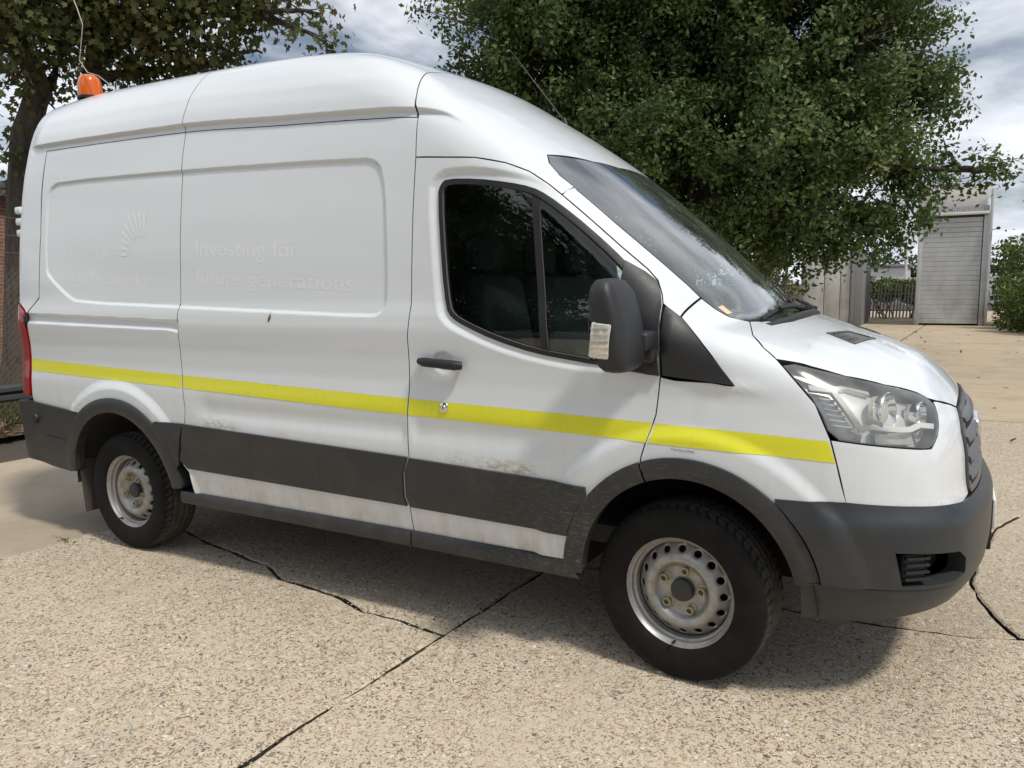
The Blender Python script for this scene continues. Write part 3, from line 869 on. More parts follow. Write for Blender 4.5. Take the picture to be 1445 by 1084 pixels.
# --- bonnet
BON_N = [(.163, -.648), (.212, -.822), (.268, -.906), (.318, -.936), (.43, -.90), (.534, -.853), (.651, -.762), (.752, -.640), (.783, -.611), (.81, -.56), (.85, -.46), (.876, -.388), (.885, -.2)]
BON_R = [(.28, 0), (.275, -.2), (.235, -.5)]
bon = BON_N + [(.888, 0)] + [(x, -y) for x, y in reversed(BON_N)] + [(x, -y) for x, y in reversed(BON_R)][:-1] + BON_R
VENT = [(.409, -.415), (.466, -.185), (.575, -.135), (.521, -.445)]
VENTF = [(x, -y) for x, y in reversed(VENT)]
bonnet = panel('bonnet', P_top, bon, M['paint'], van, holes=[VENT, VENTF], step=.016)
for vv in (VENT, VENTF):
    vp = inset_poly(np.array(vv), .002).tolist()
    panel('vent_frame', P_top, dens(vp, .03).tolist(), M['grille'], bonnet, holes=[inset_poly(dens(vp, .03), .012).tolist()], off=.003, depth=.02, step=.03, gap=0.)
    panel('vent_tray', P_top, dens(vp, .03).tolist(), M['dark'], bonnet, off=-.02, depth=0, step=.05, gap=0.)
    g = MB(); a, b, c, d = [np.array(q) for q in vv]
    def vz(q, o=-.004):
        O, D, t0, t1 = P_top(np.array([q[0]]), np.array([q[1]])); P, ok = solve(O, D, t0, t1); return Vector(P[0]) + Vector((0, 0, o))
    for k in range(1, 9):
        t = k / 9; g.tube([vz(a + (b - a) * t), vz(d + (c - d) * t)], .004, 5)
    for k in range(1, 4):
        t = k / 4; g.tube([vz(a + (d - a) * t), vz((a + b) / 2 + ((d + c) / 2 - (a + b) / 2) * t), vz(b + (c - b) * t)], .004, 5)
    g.build('vent_mesh', M['grille'], bonnet)
# --- windscreen
top_n = [(-.675, -.708), (-.63, -.56), (-.591, -.413), (-.555, -.2)]
WSN = [(-.64, -.762), (-.60, -.782)] + WS_N
ws = [(-.548, 0)] + list(reversed(top_n)) + WSN + list(reversed(BON_R[1:])) + [(.28, 0)]
ws = ws[:-1] + [(.28, 0)] + [(x, -y) for x, y in reversed(ws[1:-1])]
wsi = inset_poly(np.array(ws), .003).tolist()
windscreen = panel('windscreen', P_top, wsi, M['wsglass'], van, off=.0, depth=0, step=.06, gap=0., feat=False)
hol = []
for x, y in inset_poly(dens(ws, .05), .045):
    hol.append((max(x, -.60 + .12 * (1 - (y / .75) ** 2) * 1.0 + .05 * (y / .75) ** 2) if x < -.35 else min(x, .19 - .22 * y * y), y))
panel('windscreen_border', P_top, dens(wsi, .04).tolist(), M['frit'], windscreen, holes=[hol], off=-.004, depth=0, step=.04, gap=0., feat=False)
# cowl and wipers
ck = MB()
ck.tube([(.22, -.60, 1.33), (.262, -.4, 1.347), (.283, -.15, 1.362), (.283, .15, 1.362), (.262, .4, 1.347), (.22, .60, 1.33)], .022, 8)
ck.build('cowl', M['seal'], van)
def wpt(x, y, o):
    O, D, t0, t1 = P_top(np.array([x]), np.array([y])); P, ok = solve(O, D, t0, t1, 0., False); n = grad(P, feat=False); return Vector(P[0] + n[0] * o)
for arm0, arm1, bl0, bl1 in (((.262, -.02), (.205, -.32), (.195, -.60), (.205, .06)), ((.215, .58), (.17, .30), (.185, .02), (.10, .66))):
    w = MB()
    w.tube([wpt(*arm0, .02), wpt(*(np.array(arm0) * .5 + np.array(arm1) * .5), .03), wpt(*arm1, .022)], [.014, .010, .007], 8)
    w.tube([wpt(*arm0, .0), wpt(*arm0, .035)], .02, 10)
    o = w.build('wiper_arm', M['seal'], van)
    w = MB(); w.tube([wpt(*(np.array(bl0) + (np.array(bl1) - np.array(bl0)) * t), .014) for t in np.linspace(0, 1, 9)], .008, 6)
    w.build('wiper_blade', M['seal'], o)
panel('tax_sticker', P_top, [(.055, -.715), (.062, -.675), (.098, -.665), (.09, -.705)], M['paper'], windscreen, off=.002, depth=0, step=.03, gap=0., feat=False)
# --- headlights
HEADP = smooth([fr_p(*q) for q in HEAD3], 1)
lens = panel('headlight', P_front, HEADP, M['lens'], van, off=.0015, depth=.012, step=.02, edge=M['lens'], mirror=True, gap=.0025, feat=False)
def on_lamp(objs):
    for o, d in zip(objs, lens): o.parent = d
on_lamp(panel('lamp_housing', P_front, HEADP, M['lampgrey'], None, off=-.055, depth=-.052, step=.02, edge=M['silver'], mirror=True, gap=.006, feat=False))
on_lamp(panel('lamp_gasket', P_front, HEADP, M['seal'], None, holes=[inset_poly(dens(HEADP, .02), .0035).tolist()], off=-.002, depth=.03, step=.02, mirror=True, gap=.001, feat=False))
def lamp_strip(name, pts, mat, wdt=.011, off=-.018, depth=.02):
    """a raised band that follows the lamp face"""
    p = np.array(pts, float); d = np.gradient(p, axis=0); n = np.stack([-d[:, 1], d[:, 0]], -1); n /= np.linalg.norm(n, axis=1, keepdims=True)
    poly = (p + n * wdt).tolist() + (p - n * wdt)[::-1].tolist()
    on_lamp(panel(name, P_front, poly, mat, None, off=off, depth=depth, step=.02, estep=.015, edge=mat, mirror=True, gap=0., feat=False))
lamp_strip('light_guide', [(-.985, 1.158), (-.945, 1.155), (-.914, 1.149), (-.89, 1.09), (-.868, 1.03), (-.885, 1.008)], M['guide'], .009)
lamp_strip('light_guide', [(-.965, 1.10), (-.945, 1.02), (-.925, .996), (-.902, .996)], M['guide'], .006, -.02)
lamp_strip('lamp_bezel', [(-.872, 1.02), (-.831, 1.027), (-.75, 1.014), (-.71, 1.012), (-.665, 1.022), (-.615, 1.012), (-.575, 1.004)], M['guide'], .009, -.012)
lamp_strip('lamp_bezel', [(-.865, .975), (-.860, 1.0), (-.845, 1.014)], M['chrome'], .006, -.014)
lamp_strip('lamp_bezel', [(-1.03, 1.212), (-.93, 1.172), (-.89, 1.168), (-.85, 1.172), (-.78, 1.148)], M['lampgrey'], .006, -.034)
lamp_strip('indicator_reflector', [(-.82, .988), (-.75, .985), (-.69, .978)], M['clear'], .018, -.035)
lamp_strip('indicator_reflector', [(-.66, .985), (-.63, .985)], M['chrome'], .02, -.03)
for k in range(6):
    z = 1.128 - k * .019
    lamp_strip('reflector_rib', [(-.958 + k * .004, z), (-.905 + k * .004, z - .004)], M['chrome'], .0022, -.038, .02)
def lamp_unit(th, z, off, rad, name, mats):
    P = surf_pts(P_front, [(th, z)], 0.)[0]; n = grad(P[None])[0]
    axis = Vector((.93, -.33 * .9, .05)).normalized()
    c = Vector(P + n * off)
    q = Vector((0, -1, 0)).rotation_difference(axis).to_matrix().to_4x4()
    mt = Matrix.Translation(c) @ q
    b = MB(); b.lathe([(rad, .028), (rad * 1.05, .024), (rad * .98, .012), (rad * .80, -.006), (rad * .76, -.012)], 40, mt)
    on_lamp(b.build(name + '_ring', mats[0], None, mirror=True))
    b = MB(); b.lathe([(0, .022), (rad * .3, .020), (rad * .6, .012), (rad * .82, -.004), (rad * .83, -.02)], 40, mt)
    on_lamp(b.build(name + '_lens', mats[1], None, mirror=True))
lamp_unit(-.775, 1.083, -.036, .066, 'projector', (M['chrome'], M['clear']))
lamp_unit(-.635, 1.062, -.036, .046, 'high_beam', (M['chrome'], M['silver']))
# --- white front fascia, grille, bumper
fas3 = [fr_p(*q) for q in (HEAD3[11], HEAD3[10], HEAD3[9], HEAD3[8], HEAD3[7], HEAD3[6], HEAD3[5])] + [(-.537, 1.078), (-.506, 1.0735), (-.463, 1.062), (-.413, 1.051), (-.352, 1.031), (-.395, .99), (-.428, .956), (-.444, .846), (-.453, .745), (-.524, .73), (-.736, .745), (-.905, .755), (-.933, .908)]
panel('front_fascia', P_front, fas3, M['paint'], van, step=.014, mirror=True)
GR = [(-.350, 1.030), (-.395, .99), (-.428, .956), (-.444, .846), (-.453, .745)]
grp = GR + [(-.2, .752), (0, .754), (.2, .752)] + [(-u, v) for u, v in reversed(GR)] + [(.2, 1.045), (0, 1.05), (-.2, 1.045)]
grille = panel('grille', P_front, grp, M['grille'], van, holes=[inset_poly(dens(grp, .03), .022).tolist()], off=.010, depth=.05, step=.02, edge=M['grille'], gap=.002)
panel('grille_back', P_front, grp, M['dark'], grille, off=-.05, depth=0, step=.04)
for k, (za, zb) in enumerate(((.775, .815), (.838, .880), (.903, .945), (.968, 1.006))):
    lim = np.interp((za + zb) / 2, [.745, .846, .956, 1.03], [.445, .436, .415, .34])
    panel('grille_slat', P_front, [(-lim, za + .012), (0, za), (lim, za + .012), (lim, zb + .006), (0, zb), (-lim, zb + .006)], M['grille'], grille, off=lambda P, za=za, zb=zb: .022 * np.cos((P[:, 2] - (za + zb) / 2) / (zb - za) * 2.6) - .002, depth=.03, step=.012, estep=.02, edge=M['grille'], gap=0.)
b = MB(); mt = Matrix.Translation((.925, 0, .905)) @ Matrix.Rotation(R(90), 4, 'Z') @ Matrix.Rotation(R(-8), 4, 'X') @ Matrix.Diagonal((1.7, 1, 1, 1))
b.lathe([(.030, -.02), (.056, -.01), (.060, .02), (.060, .034), (.056, .042), (.050, .044)], 40, mt); badge = b.build('badge', M['chrome'], grille)
b = MB(); b.lathe([(.0505, .043), (.03, .046), (0, .047)], 40, mt); b.build('badge_face', simple('badge_blue', (.02, .035, .12), .2), grille)
def f_off(P): return .004 + .022 * (1 - sstep(.675, .775, P[:, 2]))
FOG = [(-.793, .612), (-.70, .603), (-.605, .592), (-.572, .560), (-.562, .505), (-.605, .490), (-.767, .492)]
FOGM = [(-u, v) for u, v in reversed(FOG)]
bt = [(-1.085, .772), (-.905, .775), (-.736, .760), (-.524, .737), (-.43, .742), (-.2, .748), (0, .750)]
aF = [fr_p(x, -.98, z) for x, z in ell(WF, .487, .50, 52, 15, 10)]
bl = [(-.985, .487), (-.955, .486), (-.771, .478), (-.603, .472), (-.3, .468), (0, .466)]
bump = list(reversed(aF)) + bt + [(-u, v) for u, v in reversed(bt[:-1])] + [(-u, v) for u, v in aF]
bump = [bl[0]] + bump + [(-bl[0][0], bl[0][1])] + [(-u, v) for u, v in bl[1:]] + list(reversed(bl[1:-1]))
bumper = panel('front_bumper', P_front, bump, M['bumper'], van, holes=[FOG, FOGM], off=f_off, depth=.06, step=.016, edge=M['bumper'], gap=.002)
for fg in (FOG, FOGM):
    sgn = 1 if fg is FOG else -1
    panel('fog_lamp_recess', P_front, fg, M['bumper'], bumper, off=-.075, depth=-.085, step=.02, edge=M['bumper'], gap=-.006, feat=False)
    q = surf_pts(P_front, [(-.735, .547)], -.02)[0]
    b = MB(); rt = Matrix.Rotation(R(-52 * sgn), 3, 'Z')
    b.box((q[0], q[1] * sgn, q[2]), (.06, .085, .105), .014, rt, 3)
    for k in range(4): b.box((q[0] + .012, q[1] * sgn - .006 * sgn, q[2] - .036 + k * .024), (.062, .088, .010), .003, rt)
    b.build('fog_lamp', M['seal'], bumper)
lb = [(-.985, .325), (-.85, .332), (-.757, .350), (-.595, .374), (-.3, .385), (0, .387)]
lip = [(-1.000, .482)] + bl[1:] + [(-u, v) for u, v in reversed(bl[1:-1])] + [(1.000, .482)] + [(-u, v) for u, v in lb] + list(reversed(lb[:-1]))
panel('bumper_lip', P_front, lip, M['bumper'], van, off=lambda P: .022 - .03 * sstep(.47, .33, P[:, 2]), depth=.05, step=.018, edge=M['bumper'], gap=.002, feat=False)
b = MB(); b.box((1.025, 0, .60), (.012, .52, .115), .003); pl_ = b.build('number_plate', M['plate'], van)
b = MB(); b.box((1.012, 0, .56), (.018, .54, .20), .005); b.build('plate_holder', M['seal'], pl_)
# --- plastic mouldings
o_cl = lambda P: .013 + 0 * P[:, 0]
panel('side_moulding', P_side, [(-2.742, .803), (-1.976, .785), (-1.222, .766), (-1.222, .756), (-1.252, .69), (-1.256, .576), (-1.240, .535), (-2.01, .545), (-2.66, .552), (-2.70, .555), (-2.738, .60), (-2.738, .70), (-2.712, .78)], M['plastic'], van, off=.013, depth=.02, step=.03, edge=M['plastic'], mirror=True, gap=.002)
panel('side_moulding', P_side, [(-2.706, .803), (-2.925, .802)] + ell(WR, .53, .53, 48, 20, 8) + [(-2.77, .553), (-2.748, .58), (-2.745, .71)], M['plastic'], van, off=.013, depth=.02, step=.03, edge=M['plastic'], mirror=True, gap=.002)
panel('door_moulding', P_side, [(-1.212, .763), (-.871, .752), (-.593, .742), (-.358, .734)] + ell(WF, .49, .525, 140, 161, 6) + [(-.446, .520), (-1.225, .533), (-1.243, .58), (-1.241, .69)], M['plastic'], van, off=.013, depth=.02, step=.03, edge=M['plastic'], mirror=True, gap=.002)
panel('sill_skirt', P_side, [(-2.80, .420), (-1.232, .421), (-1.232, .352), (-2.79, .356)], M['plastic'], van, off=lambda P: .010 + .016 * sstep(.42, .39, P[:, 2]), depth=.09, step=.02, edge=M['plastic'], mirror=True, gap=.002, feat=False)
panel('sill_skirt', P_side, [(-1.228, .421), (-.445, .415), (-.40, .345), (-1.228, .352)], M['plastic'], van, off=lambda P: .010 + .016 * sstep(.42, .39, P[:, 2]), depth=.09, step=.02, edge=M['plastic'], mirror=True, gap=.002, feat=False)
def arch(name, c, ao, bo, ai, bi, t0, t1, extra=()):
    po = ell(c, ao, bo, t0, t1, 40); pi = ell(c, ai, bi, t1, t0, 40)
    cx, cz = c
    def off(P):
        r = np.hypot((P[:, 0] - cx) / (ao + ai) * 2, (P[:, 2] - cz) / (bo + bi) * 2)
        w = (ao - ai) / (ao + ai)
        return .008 + .014 * np.sqrt(np.clip(1 - ((r - 1) / w * .9) ** 2, 0, 1))
    panel(name, P_side, po + list(extra) + pi, M['plastic'], van, off=off, depth=.06, step=.014, edge=M['plastic'], mirror=True, gap=.001)
arch('wheel_arch_trim', WR, .537, .540, .447, .457, 8, 172)
arch('wheel_arch_trim', WF, .488, .526, .405, .450, 14, 108.5)
arch('wheel_arch_trim', WF, .488, .526, .405, .450, 109.5, 178)
# --- rear end
REAR_T = rc_p(-4.137, -.995, 1)[0]
tl = [(rc_p(-4.145, -.99, 0)[0], .868), (rc_p(-4.145, -.99, 0)[0], 1.372), (rc_p(-4.16, -.985, 0)[0], 1.40), (rc_p(-4.22, -.96, 0)[0], 1.44), (rc_p(-4.33, -.86, 0)[0], 1.44), (rc_p(-4.33, -.86, 0)[0], .868)]
panel('tail_light', P_rearc, tl, M['redlens'], van, off=.006, depth=.03, step=.02, edge=M['redlens'], mirror=True, gap=.003, feat=False)
pp = [(rc_p(-4.140, -.99, 0)[0], 1.378), (rc_p(-4.105, -.994, 0)[0], 1.41), (rc_p(-4.003, -.985, 0)[0], 1.48), (rc_p(-3.973, -.955, 0)[0], 1.86), (rc_p(-3.985, -.868, 0)[0], 2.37), (rc_p(-4.25, -.82, 0)[0], 2.44), (rc_p(-4.31, -.75, 0)[0], 2.40), (rc_p(-4.32, -.86, 0)[0], 1.45), (rc_p(-4.22, -.96, 0)[0], 1.445), (rc_p(-4.16, -.985, 0)[0], 1.405)]
panel('rear_pillar', P_rearc, pp, M['paint'], van, step=.018, mirror=True)
for s in (-1, 1):
    a, b_ = (-.80, -.006) if s < 0 else (.006, .80)
    rd = panel('rear_door', P_rear, [(a, .62), (b_, .62), (b_, 2.52), (a * .9 if s < 0 else a, 2.50), (a, 2.3)] if s < 0 else [(a, .62), (b_, .62), (b_, 2.3), (b_ * .9, 2.50), (a, 2.52)], M['paint'], van, step=.04)
b = MB()
for z in (1.95, 1.88, 2.02):
    b.box((-4.265, -.905, z), (.06, .05, .045), .01)
b.build('door_hinge', M['paint'], van)
bb = [rc_p(-3.60, -1.0, .80), rc_p(-4.142, -1.0, .842), rc_p(-4.25, -.95, .835), (0.35, .83), (0, .83)]
bo = [rc_p(-3.80, -1, .420), rc_p(-4.0, -1, .432), rc_p(-4.211, -.975, .46), (0.35, .47), (0, .47)]
aR = [rc_p(x, -1.0, z) for x, z in ell(WR, .533, .537, 128, 172, 10)]
rb = list(reversed(bb)) + aR + bo
rb = [(u, v) for u, v in rb] + [(-u, v) for u, v in reversed(rb[1:-1])]
rbump = panel('rear_bumper', P_rearc, rb, M['plastic'], van, off=lambda P: .016 + .02 * sstep(-4.1, -4.3, P[:, 0]), depth=.05, step=.02, edge=M['plastic'], gap=.002, feat=False)
b = MB(); q = surf(-4.10, .735, .016); b.lathe([(0, .018), (.026, .016), (.032, .008), (.033, -.01)], 20, Matrix.Translation(q)); b.build('bumper_cap', M['seal'], rbump)
b = MB(); b.tube([surf(-4.02, .632, .017), surf(-3.78, .612, .017)], .003, 5); b.build('bumper_crease', M['seal'], rbump)
b = MB(); b.box((-4.145, -1.0, 1.345), (.03, .02, .055), .005); b.build('rail_end_cap', M['seal'], van)
# --- stripes (tape laid on each sheet)
def tape(name, poly): panel(name, P_side, poly, M['yellow'], van, off=.0012, depth=0, step=.014, gap=0.)
tape('yellow_stripe', [(-4.134, 1.103), (-2.717, 1.062), (-2.711, .993), (-4.134, 1.031)])
tape('yellow_stripe', [(-2.703, 1.0615), (-1.215, 1.025), (-1.221, .952), (-2.697, .9925)])
tape('yellow_stripe', [(-1.207, 1.025), (-.098, 1.000), (-.117, .929), (-1.214, .952)])
tape('yellow_stripe', [(-.089, .9995), (.108, .995), (.300, .988), (.500, .977), (.526, .906), (.300, .918), (.110, .924), (-.108, .929)])
# --- faded lettering and sunburst left by removed signs
def text_mesh(body, x0, z0, wd, ht, slope=-.048, off=.0006, mat=None, name='lettering', xsz=None):
    cu = bpy.data.curves.new(name, 'FONT'); cu.body = body; cu.resolution_u = 3
    to = bpy.data.objects.new(name, cu); COL.objects.link(to)
    bpy.context.view_layer.update()
    me = bpy.data.meshes.new_from_object(to.evaluated_get(bpy.context.evaluated_depsgraph_get()))
    bpy.data.objects.remove(to); bpy.data.curves.remove(cu)
    co = np.array([v.co[:] for v in me.vertices]); fc = [tuple(p.vertices) for p in me.polygons]
    bpy.data.meshes.remove(me)
    lo, hi = co.min(0), co.max(0)
    u = (co[:, 0] - lo[0]) / (hi[0] - lo[0]) * wd + x0
    cap = .68
    v = z0 + co[:, 1] / cap * ht + (u - x0) * slope
    O, D, a, b = P_side(u, v); P, ok = solve(O, D, a, b); n = grad(P)
    return emit(name, P + n * off, fc, mat or M['ghost'], van, n)
text_mesh('Investing', -2.585, 1.690, .50, .078)
text_mesh('for', -2.035, 1.664, .17, .078)
text_mesh('future', -2.585, 1.545, .33, .074)
text_mesh('generations', -2.205, 1.527, .68, .074)
text_mesh('Northern', -3.678, 1.702, .45, .068)
text_mesh('Gas', -3.725, 1.572, .20, .074)
text_mesh('Networks', -3.475, 1.560, .49, .074)
text_mesh('Front 56 psi MAX', -.02, .910, .085, .0085, -.04, .0015, M['ink'])
sb = []
cx, cz = -3.00, 1.70
for k in range(9):
    a0 = R(92 + k * 10.5)
    r0, r1 = .10 + .006 * k, .235 + .03 * math.sin(k * .6)
    for t in (0,):
        d = np.array([math.cos(a0), math.sin(a0)]); n = np.array([-d[1], d[0]])
        c0 = np.array([cx, cz])
        sb.append([c0 + d * r0 - n * .005, c0 + d * r1 - n * .012, c0 + d * r1 + n * .012, c0 + d * r0 + n * .005])
for q in sb: panel('sunburst_ray', P_side, [tuple(p) for p in q], M['ghost'], van, off=.0012, depth=0, step=.03, gap=0.)
# --- chip and scrape on the side panel
b = MB(); b.tube([surf(-2.045, 1.352, .001), surf(-2.035, 1.372, .001), surf(-2.03, 1.40, .0005)], [.003, .008, .0015], 6); b.build('paint_chip', simple('rust_chip', (.16, .09, .05), .8), van)
# --- mirrors
def mirror_unit():
    m = MB()
    secs = [(-1.055, .55, .62), (-1.075, .86, .84), (-1.12, 1, .97), (-1.20, 1, 1), (-1.265, .97, .985), (-1.30, .86, .90), (-1.315, .62, .70), (-1.318, .3, .35)]
    prof = []
    for k in range(28):
        t = 2 * math.pi * k / 28
        cx_, cz_ = math.cos(t), math.sin(t)
        e = .55
        prof.append((math.copysign(abs(cx_) ** e, cx_), math.copysign(abs(cz_) ** e, cz_)))
    rings = []
    for y, sx, sz in secs:
        ring = []
        for a, c in prof:
            zz = c * .162 * sz
            hw = (.057 + .012 * (1 - (zz / .162 + 1) / 2)) * sx
            xx = a * hw
            if xx > 0: xx *= .95 - .25 * max(0, zz / .162)
            ring.append(m.bm.verts.new((-.170 + xx - .02 * (zz / .162), y, 1.368 + zz)))
        rings.append(ring)
    for r0, r1 in zip(rings[:-1], rings[1:]):
        for k in range(28): m.bm.faces.new((r0[k], r0[(k + 1) % 28], r1[(k + 1) % 28], r1[k]))
    m.bm.faces.new(rings[0]); m.bm.faces.new(list(reversed(rings[-1])))
    hs = m.build('wing_mirror', M['mirror_plastic'], van, mirror=True, angle=50)
    a = MB(); a.box((-.128, -1.05, 1.305), (.085, .14, .066), .014, None, 3)
    a.box((-.15, -1.012, 1.28), (.13, .06, .12), .02, None, 3)
    for o, h in zip(a.build('mirror_arm', M['mirror_plastic'], None, mirror=True), hs): o.parent = h
    a = MB(); a.box((-.226, -1.19, 1.36), (.006, .15, .20), .002)
    for o, h in zip(a.build('mirror_glass', M['chrome'], None, mirror=True), hs): o.parent = h
    a = MB(); a.box((-.182, -1.294, 1.322), (.078, .052, .126), .012, Matrix.Rotation(R(6), 3, 'Y'), 3)
    for k in range(5): a.box((-.182, -1.3205, 1.276 + k * .022), (.066, .003, .003))
    for o, h in zip(a.build('turn_signal', M['clear'], None, mirror=True), hs): o.parent = h
    a = MB()
    a.tube([(-.225, -1.302, 1.390), (-.137, -1.302, 1.392), (-.133, -1.302, 1.258), (-.219, -1.302, 1.252), (-.225, -1.302, 1.390)], .006, 6)
    for o, h in zip(a.build('signal_surround', M['seal'], None, mirror=True), hs): o.parent = h
mirror_unit()
# --- roof beacon and aerials
bx, by = -3.93, -.60
O, D, t0, t1 = P_top(np.array([bx]), np.array([by])); bz = float(solve(O, D, t0, t1)[0][0, 2]) - .012
up = Matrix.Translation((bx, by, bz)) @ Matrix.Rotation(R(-90), 4, 'X')
b = MB(); b.lathe([(0, .005), (.076, .0), (.076, .012), (.070, .018), (0, .018)], 32, up); be = b.build('beacon', M['seal'], van)
b = MB(); b.lathe([(.070, .018), (.071, .055), (.067, .10), (.058, .13), (.040, .145), (.02, .150), (0, .151)], 32, up); b.build('beacon_dome', M['amber'], be)
b = MB(); b.tube([(-3.66, -.64, bz + .02), (-3.69, -.64, bz + .06), (-3.76, -.65, bz + .11), (-3.85, -.66, bz + .14), (-3.92, -.66, bz + .22), (-3.89, -.66, bz + .32), (-3.86, -.66, bz + .42), (-3.90, -.66, bz + .52), (-3.94, -.66, bz + .60)], .003, 6); b.build('aerial_wire', simple('wire', (.45, .43, .40), .6), van)
def ztopp(x, y):
    O, D, t0, t1 = P_top(np.array([x]), np.array([y])); return float(solve(O, D, t0, t1)[0][0, 2])
ab = (-.98, .12); az = ztopp(*ab)
b = MB(); b.tube([(ab[0], ab[1], az - .01), (ab[0] - .01, ab[1], az + .03)], [.016, .010], 10); b.tube([(ab[0] - .01, ab[1], az + .02), (ab[0] - .32, ab[1] - .02, az + .42)], [.0035, .0016], 6); b.build('roof_aerial', M['seal'], van)
# --- wheels
def tyre_mesh():
    n = 432
    aa = np.concatenate([np.linspace(-.100, -.1175, 8), [-.1172, -.113, -.106]])
    # profile: (axial, radius, tread flag) from inner bead round to outer bead
    side = [(-.098, .214), (-.106, .222), (-.113, .24), (-.1175, .27), (-.117, .29), (-.113, .312), (-.107, .327), (-.101, .335)]
    tread = [(a, .345 - .009 * (abs(a) / .098) ** 4) for a in np.linspace(-.098, .098, 45)]
    outer = [(-a, r) for a, r in reversed(side)]
    # fine rings on the visible sidewall
    out2 = []
    for a, r in outer:
        out2.append((a, r))
    prof = side + tread + out2
    A = np.array([p[0] for p in prof]); Rr = np.array([p[1] for p in prof])
    ph = np.arange(n) * 2 * np.pi / n
    PH, AA = np.meshgrid(ph, A, indexing='ij')
    RR = np.repeat(Rr[None], n, 0)
    tr = (np.abs(AA) < .1005) & (RR > .325)
    cut = np.zeros_like(RR)
    for g in (-.058, -.02, .02, .058): cut = np.maximum(cut, 1 - sstep(.003, .006, np.abs(AA - g)))
    k = 54
    w = (PH * k / (2 * np.pi) + 18 * np.abs(AA) * np.sign(AA) * .6 + .25 * np.sin(AA * 60)) % 1.0
    lat = 1 - sstep(.07, .13, np.minimum(w, 1 - w))
    cut = np.maximum(cut, lat * np.where(np.abs(AA) > .058, 1.0, .55))
    RR = RR - np.where(tr, cut * .0075, 0)
    sh = (np.abs(AA) >= .1005) & (RR > .320)
    RR = RR - np.where(sh, lat * .003, 0)
    ring = np.where((RR > .235) & (RR < .31) & ~tr, .0012 * np.sin(RR * 420), 0)
    V = np.stack([RR * np.cos(PH), -(AA + np.sign(AA) * ring), RR * np.sin(PH)], -1).reshape(-1, 3)
    m = len(A)
    i = np.arange(n)[:, None]; j = np.arange(m - 1)[None]
    a = i * m + j; b = ((i + 1) % n) * m + j
    Fc = np.stack([a, a + 1, b + 1, b], -1).reshape(-1, 4)
    return V, Fc
tv, tf = tyre_mesh()
DPROF = pchip([0, .040, .048, .088, .098, .112, .127, .142, .160, .176, .188], [.044, .044, .047, .047, .056, .079, .086, .078, .060, .044, .030])
def disc_mesh():
    circ_ = [(.188 * math.cos(t), .188 * math.sin(t)) for t in np.linspace(0, 2 * math.pi, 96, endpoint=False)]
    holes = []
    for k in range(16):
        t = 2 * math.pi * (k + .5) / 16; d = np.array([math.cos(t), math.sin(t)]); e = np.array([-d[1], d[0]])
        holes.append([tuple(d * (.1615 + .0125 * math.cos(s)) + e * .0155 * math.sin(s)) for s in np.linspace(0, 2 * math.pi, 16, endpoint=False)])
    P, T = fill2d(circ_, holes, .0085)
    r = np.hypot(P[:, 0], P[:, 1])
    V = np.stack([P[:, 0], -DPROF(r), P[:, 1]], -1)
    fn = np.cross(V[T[:, 1]] - V[T[:, 0]], V[T[:, 2]] - V[T[:, 0]])
    T = np.where((fn[:, 1] > 0)[:, None], T[:, ::-1], T)
    # hole edges turned inwards
    E = set(); faces = [tuple(t) for t in T]
    for t in faces:
        for i in range(3): E.add((t[i], t[(i + 1) % 3]))
    be = [e for e in E if (e[1], e[0]) not in E]
    bv = sorted({i for e in be for i in e}); ix = {v: len(V) + k for k, v in enumerate(bv)}
    V = np.vstack([V, V[bv] + np.array([0, .012, 0])])
    faces += [(b_, a_, ix[a_], ix[b_]) for a_, b_ in be]
    return V, faces
dvv, dff = disc_mesh()
def make_wheel():
    w = emit('wheel', dvv, dff, M['rim'], van)
    b = MB(); b.lathe([(.186, .028), (.188, .050), (.190, .062), (.197, .066), (.199, .070), (.201, .082), (.206, .086), (.209, .092), (.214, .0985), (.220, .098), (.2235, .092), (.224, .086), (.218, .082)], 96)
    b.build('rim_flange', M['rim'], w)
    b = MB(); b.lathe([(.224, .088), (.186, .036), (.184, -.08), (.22, -.09)], 64); b.lathe([(.19, -.02), (0, -.02)], 48); b.build('rim_barrel', M['under'], w)
    emit('tyre', tv, tf, M['tyre'], w)
    b = MB(); b.lathe([(0, .075), (.036, .074), (.042, .070), (.0445, .060), (.0445, .045)], 40); b.build('hub_cap', M['cap'], w)
    for k in range(5):
        t = R(18 + 72 * k)
        mt = Matrix.Translation((.080 * math.cos(t), 0, .080 * math.sin(t)))
        b = MB(); b.lathe([(.021, .042), (.021, .050), (.0165, .053), (.0155, .076), (.0125, .078), (.0105, .076), (.0100, .068)], 18, mt); nt = b.build('wheel_nut', M['nut'], w)
        b = MB(); b.lathe([(.0102, .069), (0, .070)], 12, mt); b.build('nut_core', simple_cache('nut_core', (.11, .075, .04), .7), w)
    b = MB(); b.tube([(0.02, -.09, -.198), (0.02, -.10, -.196), (0.02, -.118, -.193)], [.006, .005, .004], 8); b.build('valve', M['seal'], w)
    return w
_sc = {}
def simple_cache(n, b, r):
    if n not in _sc: _sc[n] = simple(n, b, r)
    return _sc[n]
def copy_tree(o, parent):
    c = o.copy(); COL.objects.link(c); c.parent = parent
    for ch in list(o.children): copy_tree(ch, c)
    return c
wheel0 = make_wheel()
wheels = [wheel0] + [copy_tree(wheel0, van) for _ in range(3)]
for w, (x, y, rz, sp) in zip(wheels, ((0, -.868, -5, 10), (-3.3, -.868, 0, 34), (0, .868, 175, 0), (-3.3, .868, 180, 20))):
    w.location = (x, y, .345)
    w.rotation_euler = (Matrix.Rotation(R(rz), 3, 'Z') @ Matrix.Rotation(R(sp), 3, 'Y')).to_euler()
